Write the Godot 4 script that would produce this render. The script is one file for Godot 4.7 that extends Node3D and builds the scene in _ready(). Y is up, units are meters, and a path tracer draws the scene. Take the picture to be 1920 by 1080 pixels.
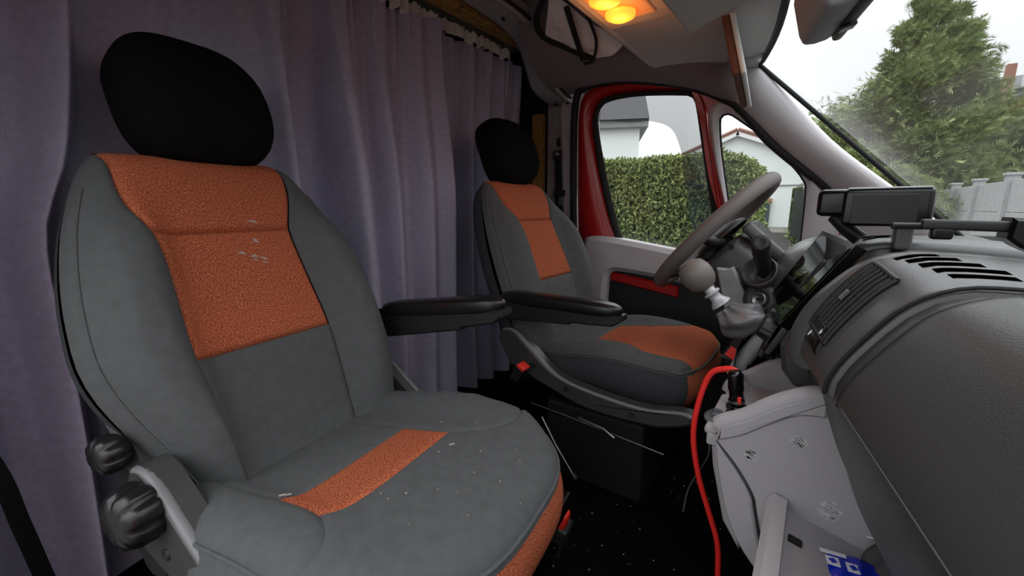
extends Node3D
# Van cab seen through the open passenger door. X is forward, Z towards the passenger side, y up; the cab floor is y = 0.

class MB:
	var v := PackedVector3Array()
	var g := PackedInt32Array()
	var t := PackedVector2Array()
	var gi := 1
	var x := Transform3D()
	func tri(a: Vector3, b: Vector3, c: Vector3, k := -1, ua := Vector2.ZERO, ub := Vector2.ZERO, uc := Vector2.ZERO) -> void:
		v.append(x * a); v.append(x * b); v.append(x * c)
		g.append(k); g.append(k); g.append(k)
		t.append(ua); t.append(ub); t.append(uc)
	func quad(a: Vector3, b: Vector3, c: Vector3, d: Vector3, k := -1) -> void:
		tri(a, b, c, k); tri(a, c, d, k)
	func surf(nu: int, nv: int, f: Callable, k := 0) -> MB:
		if k == 0:
			gi += 1; k = gi
		var p := []
		for i in nu + 1:
			var row := PackedVector3Array()
			for j in nv + 1:
				row.append(f.call(float(i) / nu, float(j) / nv))
			p.append(row)
		for i in nu:
			for j in nv:
				var a := Vector2(float(i) / nu, float(j) / nv); var b := Vector2(float(i + 1) / nu, float(j + 1) / nv)
				tri(p[i][j], p[i + 1][j], p[i + 1][j + 1], k, a, Vector2(b.x, a.y), b)
				tri(p[i][j], p[i + 1][j + 1], p[i][j + 1], k, a, b, Vector2(a.x, b.y))
		return self
	func box(c: Vector3, s: Vector3, r := 0.0, b := Basis()) -> MB:
		gi += 1
		var k := gi if r > 0.0 else -1
		var h := s / 2.0
		r = minf(r, minf(h.x, minf(h.y, h.z)))
		var inner := h - Vector3(r, r, r)
		for ax in 3:
			for sg in [-1.0, 1.0]:
				var a1: int = (ax + 1) % 3
				var a2: int = (ax + 2) % 3
				var us := [-h[a1], h[a1]] if r <= 0.0 else [-h[a1], -h[a1] + .35 * r, -h[a1] + r, h[a1] - r, h[a1] - .35 * r, h[a1]]
				var vs := [-h[a2], h[a2]] if r <= 0.0 else [-h[a2], -h[a2] + .35 * r, -h[a2] + r, h[a2] - r, h[a2] - .35 * r, h[a2]]
				var pos := func(i: int, j: int) -> Vector3:
					var q := Vector3()
					q[ax] = h[ax] * sg; q[a1] = us[i]; q[a2] = vs[j]
					if r > 0.0:
						var cl := q.clamp(-inner, inner)
						q = cl + (q - cl).normalized() * r
					return c + b * q
				for i in us.size() - 1:
					for j in vs.size() - 1:
						if sg > 0:
							quad(pos.call(i, j), pos.call(i, j + 1), pos.call(i + 1, j + 1), pos.call(i + 1, j), k)
						else:
							quad(pos.call(i, j), pos.call(i + 1, j), pos.call(i + 1, j + 1), pos.call(i, j + 1), k)
		return self
	func tube(p: Array, r, n := 10, closed := false, squash := Vector2.ONE) -> MB:
		# r is a number or an Array of radii
		gi += 1
		var k := gi
		var m := p.size()
		var rings := []
		var up := Vector3.UP
		var d0: Vector3 = (p[1] - p[0]).normalized()
		if absf(d0.y) > .9:
			up = Vector3.RIGHT
		for i in m:
			var d: Vector3
			if closed:
				d = (p[(i + 1) % m] - p[(i + m - 1) % m]).normalized()
			else:
				d = (p[mini(i + 1, m - 1)] - p[maxi(i - 1, 0)]).normalized()
			var s := d.cross(up).normalized()
			up = s.cross(d).normalized()
			var rr: float = r[i] if r is Array else r
			var ring := PackedVector3Array()
			for q in n:
				var a := TAU * q / n
				ring.append(p[i] + s * cos(a) * rr * squash.x + up * sin(a) * rr * squash.y)
			rings.append(ring)
		for i in (m if closed else m - 1):
			for q in n:
				quad(rings[i][q], rings[(i + 1) % m][q], rings[(i + 1) % m][(q + 1) % n], rings[i][(q + 1) % n], k)
		if not closed:
			for q in range(1, n - 1):
				tri(rings[0][0], rings[0][q], rings[0][q + 1])
				tri(rings[m - 1][0], rings[m - 1][q + 1], rings[m - 1][q])
		return self
	func lathe(prof: Array, at: Vector3, axis: Vector3, n := 20, flute := 0.0, flutes := 0) -> MB:
		# prof: Vector2(radius, height along axis)
		gi += 1
		var k := gi
		axis = axis.normalized()
		var s := axis.cross(Vector3.RIGHT if absf(axis.x) < .8 else Vector3.UP).normalized()
		var w := axis.cross(s)
		for i in prof.size() - 1:
			for q in n:
				var e := func(ii: int, qq: int) -> Vector3:
					var a: float = TAU * qq / n
					var rr: float = prof[ii].x * (1.0 - flute * pow(maxf(0.0, cos(a * flutes)), 3.0))
					return at + axis * prof[ii].y + s * cos(a) * rr + w * sin(a) * rr
				quad(e.call(i, q), e.call(i, q + 1), e.call(i + 1, q + 1), e.call(i + 1, q), k)
		return self
	func prism(poly: Array, z0: float, z1: float, bev := 0.0, smooth := false) -> MB:
		# polygon in the local XY plane, from z0 to z1 (z1 the chamfered face); set x to place it
		var pp := PackedVector2Array(poly)
		if Geometry2D.is_polygon_clockwise(pp):
			pp.reverse()
		var n := pp.size()
		gi += 1
		var k := gi if smooth else -1
		var ins := PackedVector2Array()
		for i in n:
			var a := pp[(i + n - 1) % n]; var b := pp[i]; var c := pp[(i + 1) % n]
			var n1 := (b - a).orthogonal().normalized() * -1.0
			var n2 := (c - b).orthogonal().normalized() * -1.0
			var mm := (n1 + n2).normalized()
			ins.append(b + mm * bev / maxf(.4, mm.dot(n1)))
		var zs := z1 - bev * signf(z1 - z0)
		for i in n:
			var j := (i + 1) % n
			quad(Vector3(pp[i].x, pp[i].y, z0), Vector3(pp[j].x, pp[j].y, z0), Vector3(pp[j].x, pp[j].y, zs), Vector3(pp[i].x, pp[i].y, zs), k)
			if bev > 0.0:
				quad(Vector3(pp[i].x, pp[i].y, zs), Vector3(pp[j].x, pp[j].y, zs), Vector3(ins[j].x, ins[j].y, z1), Vector3(ins[i].x, ins[i].y, z1), k + 100000 if smooth else -1)
		var ix := Geometry2D.triangulate_polygon(pp)
		for i in range(0, ix.size(), 3):
			tri(Vector3(ins[ix[i]].x, ins[ix[i]].y, z1), Vector3(ins[ix[i + 1]].x, ins[ix[i + 1]].y, z1), Vector3(ins[ix[i + 2]].x, ins[ix[i + 2]].y, z1))
			tri(Vector3(pp[ix[i]].x, pp[ix[i]].y, z0), Vector3(pp[ix[i + 2]].x, pp[ix[i + 2]].y, z0), Vector3(pp[ix[i + 1]].x, pp[ix[i + 1]].y, z0))
		return self
	func ring(a: Array, b: Array, k := 0, closed := true) -> MB:
		# strip between two loops of the same length
		if k == 0:
			gi += 1; k = gi
		var n := a.size()
		for i in (n if closed else n - 1):
			var j := (i + 1) % n
			quad(a[i], a[j], b[j], b[i], k)
		return self
	func mesh() -> ArrayMesh:
		var nn := PackedVector3Array(); nn.resize(v.size())
		var acc := {}
		var keys := []
		keys.resize(v.size())
		for i in range(0, v.size(), 3):
			var n := (v[i + 2] - v[i]).cross(v[i + 1] - v[i])
			for j in 3:
				if g[i + j] < 0:
					nn[i + j] = n.normalized()
				else:
					var q := v[i + j]
					var key := Vector4i(roundi(q.x * 20000), roundi(q.y * 20000), roundi(q.z * 20000), g[i + j])
					keys[i + j] = key
					acc[key] = acc.get(key, Vector3.ZERO) + n
		for i in v.size():
			if g[i] >= 0:
				nn[i] = acc[keys[i]].normalized()
			if nn[i].length_squared() < .5:
				nn[i] = Vector3.UP
		var arr := []
		arr.resize(Mesh.ARRAY_MAX)
		arr[Mesh.ARRAY_VERTEX] = v
		arr[Mesh.ARRAY_NORMAL] = nn
		arr[Mesh.ARRAY_TEX_UV] = t
		var am := ArrayMesh.new()
		am.add_surface_from_arrays(Mesh.PRIMITIVE_TRIANGLES, arr)
		return am

var M := {}
var rng := RandomNumberGenerator.new()


func _ready() -> void:
	rng.seed = 11
	# camera, sky, exposure
	var cam := Camera3D.new()
	cam.name = "camera"
	cam.fov = 2.0 * rad_to_deg(atan(540.0 / 800.0))
	cam.near = .02
	cam.far = 400.0
	cam.rotation_order = EULER_ORDER_YXZ
	cam.position = Vector3(0, .80, 0)
	cam.rotation = Vector3(deg_to_rad(-10.689), deg_to_rad(35.607), 0)
	add_child(cam)
	cam.current = true
	var env := Environment.new()
	var sky := Sky.new()
	var sm := ProceduralSkyMaterial.new()
	# an overcast sky: brightest overhead
	sm.sky_horizon_color = Color(.73, .77, .78).linear_to_srgb()
	sm.sky_top_color = Color(3.0, 3.1, 3.2).linear_to_srgb()
	sm.sky_curve = .86
	sm.sky_energy_multiplier = 1.0
	sm.ground_horizon_color = Color(.8, .81, .81)
	sm.ground_bottom_color = Color(.45, .45, .44)
	sky.sky_material = sm
	env.background_mode = Environment.BG_SKY
	env.sky = sky
	env.ambient_light_source = Environment.AMBIENT_SOURCE_DISABLED
	env.tonemap_mode = Environment.TONE_MAPPER_LINEAR
	env.tonemap_exposure = 1.45
	env.sdfgi_enabled = true
	env.ssao_enabled = true
	env.ssil_enabled = true
	var we := WorldEnvironment.new()
	we.name = "world_environment"
	we.environment = env
	add_child(we)
	materials()
	shell()
	windscreen()
	driver_door()
	overhead()
	dashboard()
	console()
	curtains()
	seats()
	steering()
	gadgets()
	belts_and_bits()
	outdoors()

# ---------- helpers ----------
func mb() -> MB:
	return MB.new()

func numbered(n: String) -> String:
	if not has_node(n):
		return n
	var i := 1
	while has_node("%s_%03d" % [n, i]):
		i += 1
	return "%s_%03d" % [n, i]

func add(parent: Node3D, called: String, b: MB, m: String, label := "") -> MeshInstance3D:
	var o := MeshInstance3D.new()
	o.mesh = b.mesh()
	o.material_override = M[m]
	return put(parent, called, o, label)

func put(parent: Node3D, called: String, o: MeshInstance3D, label := "") -> MeshInstance3D:
	if parent == self:
		o.name = numbered(called)
	else:
		var nm := called
		var i := 1
		while parent.has_node(nm):
			nm = "%s_%03d" % [called, i]
			i += 1
		o.name = nm
	parent.add_child(o, true)
	if label:
		o.set_meta("label", label)
	return o

func thing(called: String, label: String, category: String, at := Vector3.ZERO, turn := 0.0, group := "") -> Node3D:
	var o := Node3D.new()
	o.name = numbered(called)
	add_child(o, true)
	o.position = at
	o.rotation.y = turn
	o.set_meta("label", label)
	o.set_meta("category", category)
	if group:
		o.set_meta("group", group)
	return o

func structure(called: String, label: String, category: String) -> Node3D:
	var o := thing(called, label, category)
	o.set_meta("kind", "structure")
	return o

func ss(a: float, b: float, x: float) -> float:
	return smoothstep(a, b, x)

func curve(pts: Array, x: float) -> float:
	# smooth interpolation through Vector2 points sorted by x
	if x <= pts[0].x:
		return pts[0].y
	for i in pts.size() - 1:
		if x <= pts[i + 1].x:
			var p0: Vector2 = pts[maxi(i - 1, 0)]; var p1: Vector2 = pts[i]; var p2: Vector2 = pts[i + 1]; var p3: Vector2 = pts[mini(i + 2, pts.size() - 1)]
			var tt := (x - p1.x) / (p2.x - p1.x)
			var m1 := (p2.y - p0.y) / maxf(p2.x - p0.x, 1e-5) * (p2.x - p1.x)
			var m2 := (p3.y - p1.y) / maxf(p3.x - p1.x, 1e-5) * (p2.x - p1.x)
			var t2 := tt * tt; var t3 := t2 * tt
			return (2 * t3 - 3 * t2 + 1) * p1.y + (t3 - 2 * t2 + tt) * m1 + (-2 * t3 + 3 * t2) * p2.y + (t3 - t2) * m2
	return pts[-1].y

func spline(pts: Array, sub := 6, closed := false) -> Array:
	# Catmull-Rom through Vector2 or Vector3 points
	var o := []
	var n := pts.size()
	for i in (n if closed else n - 1):
		var p0 = pts[(i - 1 + n) % n] if closed else pts[maxi(i - 1, 0)]
		var p1 = pts[i]
		var p2 = pts[(i + 1) % n]
		var p3 = pts[(i + 2) % n] if closed else pts[mini(i + 2, n - 1)]
		for k in sub:
			var q := float(k) / sub
			o.append(.5 * ((2.0 * p1) + (p2 - p0) * q + (2.0 * p0 - 5.0 * p1 + 4.0 * p2 - p3) * q * q + (3.0 * p1 - p0 - 3.0 * p2 + p3) * q * q * q))
	if not closed:
		o.append(pts[n - 1])
	return o

func resample(pts: Array, n: int, closed := false) -> Array:
	var p := pts.duplicate()
	if closed:
		p.append(p[0])
	var total := 0.0
	var acc := [0.0]
	for i in p.size() - 1:
		total += (p[i + 1] - p[i]).length()
		acc.append(total)
	var o := []
	var j := 0
	for i in n:
		var w := total * i / (n if closed else n - 1)
		while j < p.size() - 2 and acc[j + 1] < w:
			j += 1
		o.append(p[j].lerp(p[j + 1], clampf((w - acc[j]) / maxf(acc[j + 1] - acc[j], 1e-7), 0, 1)))
	return o

func noise_tex(freq: float, normal := false, bump := 4.0, seed_ := 1, size := 512, fractal := 3, ramp: Gradient = null) -> NoiseTexture2D:
	var n := FastNoiseLite.new()
	n.noise_type = FastNoiseLite.TYPE_SIMPLEX_SMOOTH
	n.seed = seed_
	n.frequency = freq
	n.fractal_octaves = fractal
	var tx := NoiseTexture2D.new()
	tx.width = size; tx.height = size
	tx.seamless = true
	tx.noise = n
	tx.as_normal_map = normal
	tx.bump_strength = bump
	if ramp:
		tx.color_ramp = ramp
	return tx

func grad(cols: Array, offs: Array) -> Gradient:
	var gr := Gradient.new()
	gr.colors = PackedColorArray(cols)
	gr.offsets = PackedFloat32Array(offs)
	return gr

func mat(n: String, c: Color, rough := .7, metal := 0.0, spec := .5) -> StandardMaterial3D:
	var m := StandardMaterial3D.new()
	m.resource_name = n
	m.albedo_color = c
	m.roughness = rough
	m.metallic = metal
	m.metallic_specular = spec
	M[n] = m
	return m

func tri_map(m: StandardMaterial3D, scale: float, albedo: Texture2D = null, normal: Texture2D = null, ns := 1.0) -> void:
	m.uv1_triplanar = true
	m.uv1_scale = Vector3.ONE * scale
	if albedo:
		m.albedo_texture = albedo
	if normal:
		m.normal_enabled = true
		m.normal_texture = normal
		m.normal_scale = ns

func glass(n: String, c: Color, a: float, rough := .02) -> void:
	var m := mat(n, c, rough)
	m.transparency = BaseMaterial3D.TRANSPARENCY_ALPHA
	m.albedo_color = Color(c.r, c.g, c.b, a)

func materials() -> void:
	var grain := noise_tex(.12, true, 3.0, 3)
	var weave := noise_tex(.3, true, 5.0, 5)
	var soft := noise_tex(.02, true, 6.0, 8)
	var mottled := noise_tex(.02, false, 1, 9, 512, 4, grad([Color(.94, .94, .94), Color(1, 1, 1)], [.25, .75]))
	var fleck := noise_tex(.16, false, 1, 12, 512, 3, grad([Color(.50, .24, .16), Color(.74, .41, .29), Color(.88, .60, .46)], [.22, .5, .8]))
	var m := mat("seat_grey", Color(.345, .352, .356), .85, 0, .3)
	tri_map(m, 4.0, mottled, weave, .35)
	m.rim_enabled = true; m.rim = .15
	m = mat("seat_orange", Color(.95, .9, .88), .95, 0, .2)
	tri_map(m, 4.0, fleck, weave, .8)
	m = mat("seat_dark", Color(.25, .255, .265), .85, 0, .3)
	tri_map(m, 5.0, mottled, weave, .3)
	m = mat("headrest_black", Color(.085, .085, .085), .95, 0, .15)
	tri_map(m, 6.0, null, weave, .4)
	m = mat("black_plastic", Color(.11, .11, .115), .5)
	tri_map(m, 8.0, null, grain, .25)
	m = mat("gloss_black", Color(.03, .03, .032), .18)
	m = mat("edge_grey", Color(.46, .46, .465), .4)
	m = mat("void_black", Color(.01, .01, .01), 1.0, 0, 0.0)
	m = mat("black_rubber", Color(.07, .07, .075), .75)
	m = mat("dash_dark", Color(.25, .247, .247), .36)
	tri_map(m, 9.0, null, grain, .4)
	m = mat("dash_grey", Color(.31, .31, .313), .3)
	tri_map(m, 9.0, null, grain, .25)
	m = mat("trim_grey", Color(.72, .70, .71), .6)
	tri_map(m, 7.0, null, grain, .3)
	m = mat("console_grey", Color(.64, .62, .635), .6)
	tri_map(m, 7.0, null, grain, .3)
	m = mat("scuff", Color(.82, .81, .82), .9)
	m = mat("fabric_scuff", Color(.72, .66, .62), 1.0)
	m = mat("grey_scuff", Color(.5, .51, .52), 1.0)
	m = mat("hoop_paint", Color(.62, .61, .61), .55)
	tri_map(m, 3.0, mottled, null)
	m = mat("headliner", Color(.74, .73, .73), .9)
	tri_map(m, 5.0, null, weave, .3)
	m = mat("lining_mauve", Color(.47, .435, .445), .9)
	m = mat("red_paint", Color(.66, .05, .045), .2)
	m.clearcoat_enabled = true; m.clearcoat = .6
	m = mat("curtain", Color(.72, .70, .79), .95, 0, .15)
	tri_map(m, 5.0, mottled, weave, .35)
	m.rim_enabled = true; m.rim = .2
	m = mat("white_tape", Color(.82, .81, .8), .8)
	m = mat("wood", Color(.78, .66, .42), .75)
	tri_map(m, 2.5, noise_tex(.03, false, 1, 21, 512, 4, grad([Color(.5, .42, .28), Color(.95, .9, .75), Color(.7, .62, .45)], [.3, .5, .7])))
	m.uv1_scale = Vector3(9, 9, 1.2)
	m = mat("carpet", Color(.085, .08, .08), 1.0, 0, .1)
	tri_map(m, 6.0, null, weave, 1.5)
	m = mat("webbing", Color(.06, .06, .065), .7)
	m = mat("steel", Color(.6, .6, .6), .35, .9)
	m = mat("silver_plastic", Color(.72, .72, .73), .35, .2)
	m = mat("orange_red", Color(.93, .2, .14), .45)
	m = mat("red_cable", Color(.95, .19, .17), .4)
	m = mat("wheel_rubber", Color(.40, .375, .365), .6)
	tri_map(m, 8.0, null, grain, .2)
	m = mat("knob_grey", Color(.45, .42, .40), .45)
	m = mat("boot_vinyl", Color(.42, .41, .42), .35)
	m = mat("screen_glass", Color(.025, .03, .035), .04, 0, .9)
	m = mat("cream_visor", Color(.66, .63, .6), .85)
	m = mat("brown_visor", Color(.42, .26, .2), .8)
	m = mat("white_edge", Color(.85, .85, .83), .5)
	m = mat("bag_white", Color(.95, .93, .94), .6)
	tri_map(m, 3.0, null, soft, 1.0)
	m = mat("packet_blue", Color(.05, .16, .72), .25)
	m = mat("packet_light_blue", Color(.15, .5, .9), .25)
	m = mat("white_print", Color(.9, .9, .93), .4)
	m = mat("packet_brown", Color(.6, .45, .35), .5)
	m = mat("glove_grey", Color(.27, .265, .27), .9)
	tri_map(m, 6.0, null, weave, .8)
	m = mat("crumb", Color(.66, .64, .6), .9)
	m = mat("mirror", Color(.8, .82, .82), .03, 1.0)
	m = mat("lamp_housing", Color(.9, .75, .6), .5)
	m.emission_enabled = true; m.emission = Color(1.0, .45, .15); m.emission_energy_multiplier = .05
	m = mat("lamp_lens", Color(1, .75, .45), .3)
	m.emission_enabled = true; m.emission = Color(1.0, .5, .12); m.emission_energy_multiplier = 1.6
	glass("clear_glass", Color(.45, .6, .55), .12)
	glass("windscreen_glass", Color(.78, .83, .81), .28)
	glass("smoked_acrylic", Color(.27, .32, .37), .58, .05)
	# outdoors
	m = mat("asphalt", Color(.40, .39, .37), .95)
	tri_map(m, .4, mottled)
	m = mat("render_white", Color(.86, .88, .87), .9)
	m = mat("eave", Color(.55, .56, .56), .8)
	m = mat("roof_tile", Color(.56, .40, .35), .85)
	m = mat("roof_slate", Color(.42, .42, .43), .85)
	m = mat("brick_orange", Color(.62, .43, .36), .9)
	m = mat("gate_dark", Color(.23, .26, .29), .6)
	m = mat("concrete", Color(.70, .71, .71), .95)
	tri_map(m, .8, mottled)
	m = mat("bark", Color(.33, .28, .23), .95)
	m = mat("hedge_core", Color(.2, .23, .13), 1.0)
	for d in [["leaf_hedge", Color(.58, .61, .40)], ["leaf_hedge_blue", Color(.50, .57, .48)], ["leaf_conifer", Color(.62, .66, .46)], ["leaf_brown", Color(.52, .45, .36)]]:
		m = mat(d[0], d[1], .8, 0, .3)
		m.vertex_color_use_as_albedo = true
		m.backlight_enabled = true; m.backlight = Color(.1, .12, .05)
	m = mat("plastic_white", Color(.85, .85, .85), .6)
	m = mat("knob_black", Color(.10, .10, .105), .3)
	m = mat("mirror_case", Color(.6, .6, .605), .5)
	m = mat("screen_panel", Color(.085, .075, .075), .35)
	glass("smoked_cap", Color(.35, .36, .38), .45, .1)

# ---------- seats ----------
const BU := Vector3(-.3907, .9205, 0.0)   # up along the backrest
const BN := Vector3(.9205, .3907, 0.0)    # out of the backrest's front
const BB := Vector3(-.245, .36, 0.0)      # foot of the backrest's front
const BTOP := .575
var back_w := [Vector2(-.08, .205), Vector2(.0, .235), Vector2(.1, .252), Vector2(.2, .258), Vector2(.32, .25), Vector2(.42, .228), Vector2(.5, .198), Vector2(.55, .172), Vector2(.575, .15)]

func back_half(s: float) -> float:
	return curve(back_w, s)

func back_k(s: float) -> float:
	var q := clampf((s - .47) / (BTOP - .47), 0.0, 1.0)
	return sqrt(maxf(0.0, 1.0 - q * q * q))

# the outer side tucks in towards the foot, above the recliner
var outer_side := 1.0
func tuck(s: float, l: float) -> float:
	if l * outer_side > 0.0:
		return l * (1.0 - .24 * (1.0 - ss(-.02, .26, s)) * ss(.1, .2, absf(l)))
	return l

func back_front(s: float, l: float) -> Vector3:
	var w := back_half(s)
	var a := clampf(absf(l) / w, 0.0, 1.0)
	var d := .05 * pow(maxf(0.0, 1.0 - pow(a, 5.0)), .4)
	var bol := .042 * ss(-.08, .12, s) * (1.0 - ss(.34, .52, s))
	d += bol * ss(.42, .7, a) * (1.0 - ss(.8, 1.0, a))
	d += .012 * sin(clampf((s - .02) / .5, 0, 1) * PI)
	d = d * back_k(s) - .012
	return BB + BU * s + BN * d + Vector3(0, 0, tuck(s, l))

func back_rear(s: float, l: float) -> Vector3:
	var a := clampf(absf(l) / back_half(s), 0.0, 1.0)
	var d := -.085 * pow(maxf(0.0, 1.0 - pow(a, 5.0)), .4) * back_k(s) - .012
	return BB + BU * s + BN * d + Vector3(0, 0, tuck(s, l))

# a panel of cloth on a surface f(s, l), sunk along its seams
func panel(f: Callable, s0: float, s1: float, l0: Callable, l1: Callable, nrm: Vector3, seams: Array, nu := 24, nv := 16, depth := .005, width := .011) -> MB:
	return mb().surf(nu, nv, func(u: float, v: float) -> Vector3:
		# crowd the rows towards the seams
		var uu := u - .6 * sin(TAU * u) / TAU
		var vv := v - .6 * sin(TAU * v) / TAU
		var s := lerpf(s0, s1, uu)
		var a: float = l0.call(s); var b: float = l1.call(s)
		var l := lerpf(a, b, vv)
		var e := 9.0
		if seams[0]: e = minf(e, absf(s - s0))
		if seams[1]: e = minf(e, absf(s1 - s))
		if seams[2]: e = minf(e, absf(l - a))
		if seams[3]: e = minf(e, absf(b - l))
		var q := clampf(1.0 - e / width, 0.0, 1.0)
		return f.call(s, l) - nrm * depth * q * q)

var pan_w := [Vector2(-.08, .10), Vector2(.0, .104), Vector2(.2, .114), Vector2(.32, .106), Vector2(.41, .105), Vector2(.45, .118), Vector2(.52, .145), Vector2(.575, .15)]
func back_pan(s: float) -> float:
	return minf(curve(pan_w, s), back_half(s))

const CX0 := -.30
var cus_w := [Vector2(-.3, .215), Vector2(-.15, .238), Vector2(.0, .244), Vector2(.12, .238), Vector2(.25, .225)]
var cus_c := [Vector2(-.3, .125), Vector2(-.08, .117), Vector2(.02, .12), Vector2(.08, .14), Vector2(.13, .17), Vector2(.17, .2), Vector2(.21, .225), Vector2(.25, .235)]

var square_front := false
func cus_front(u: float) -> float:
	if square_front:
		return .235 - .04 * pow(absf(u), 4.0)
	return .232 - .135 * pow(absf(u), 3.4)

# the cushion's plan: v runs from the rear to the front edge, u across
func cus_plan(u: float, v: float) -> Vector2:
	var x := CX0 + (cus_front(u) - CX0) * v
	return Vector2(x, u * cus_half(x))

func cus_half(x: float) -> float:
	return curve(cus_w, x) * (.92 * (1.0 - .13 * pow(ss(.04, .24, x), 2.0)) if square_front else 1.0)

func cus_y(u: float, v: float) -> float:
	var p := cus_plan(u, v)
	var w := cus_half(p.x)
	var y := .372 + .048 * ss(-.28, .1, p.x) - .012 * ss(.1, .24, p.x)
	y += .022 * ss(.5, .78, absf(u)) * (1.0 - ss(-.08, .14, p.x))
	y += .006 * cos(u * PI * .5)
	# the cloth is rucked along the inner side
	if u < -.5 and not square_front:
		y += .0026 * sin(p.x * 95.0 + u * 5.0) * ss(-.5, -.7, u) * (1.0 - ss(-.86, -.98, u)) * ss(-.25, -.12, p.x) * (1.0 - ss(-.02, .1, p.x))
	var e := minf(w * (1.0 - absf(u)), (1.0 - v) * (cus_front(u) - CX0))
	var q := clampf(1.0 - e / .045, 0.0, 1.0)
	return y - .036 * (1.0 - sqrt(maxf(0.0, 1.0 - q * q)))

func cus_top(u: float, v: float) -> Vector3:
	var p := cus_plan(u, v)
	return Vector3(p.x, cus_y(u, v), p.y)

func cus_pan(v: float) -> float:
	# half-width of the middle panel as a share of the cushion's half-width
	var x := CX0 + (.235 - CX0) * v
	return clampf(curve(cus_c, x) / cus_half(x), 0.0, 1.0)

func cus_patch(v0: float, v1: float, a: Callable, b: Callable, seams: Array, nu := 24, nv := 18) -> MB:
	return mb().surf(nu, nv, func(p: float, q: float) -> Vector3:
		var pp := p - .6 * sin(TAU * p) / TAU
		var v := lerpf(v0, v1, pp)
		var ua: float = a.call(v); var ub: float = b.call(v)
		var u := lerpf(ua, ub, q - .5 * sin(TAU * q) / TAU)
		var e := 9.0
		if seams[0]: e = minf(e, (v - v0) * .53)
		if seams[1]: e = minf(e, (v1 - v) * .53)
		if seams[2]: e = minf(e, absf(u - ua) * .25)
		if seams[3]: e = minf(e, absf(ub - u) * .25)
		var k := clampf(1.0 - e / .011, 0.0, 1.0)
		return cus_top(u, v) - Vector3(0, .0045 * k * k, 0))

func cus_edge(q: float) -> Vector2:
	# (u, v) along the cushion's rim: near side, front, far side
	if q < .34:
		return Vector2(1, lerpf(0, 1, q / .34))
	if q < .66:
		return Vector2(lerpf(1, -1, (q - .34) / .32), 1)
	return Vector2(-1, lerpf(1, 0, (q - .66) / .34))

func boxing(q0: float, q1: float, n: int) -> MB:
	return mb().surf(n, 8, func(u: float, v: float) -> Vector3:
		var e := cus_edge(lerpf(q0, q1, u))
		var p := cus_top(e.x, e.y)
		var out := Vector3(p.x + .08, 0, p.z).normalized()
		return Vector3(p.x, p.y - .105 * v, p.z) + out * (.014 * sin(v * PI * .85) - .03 * v * v))

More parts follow.
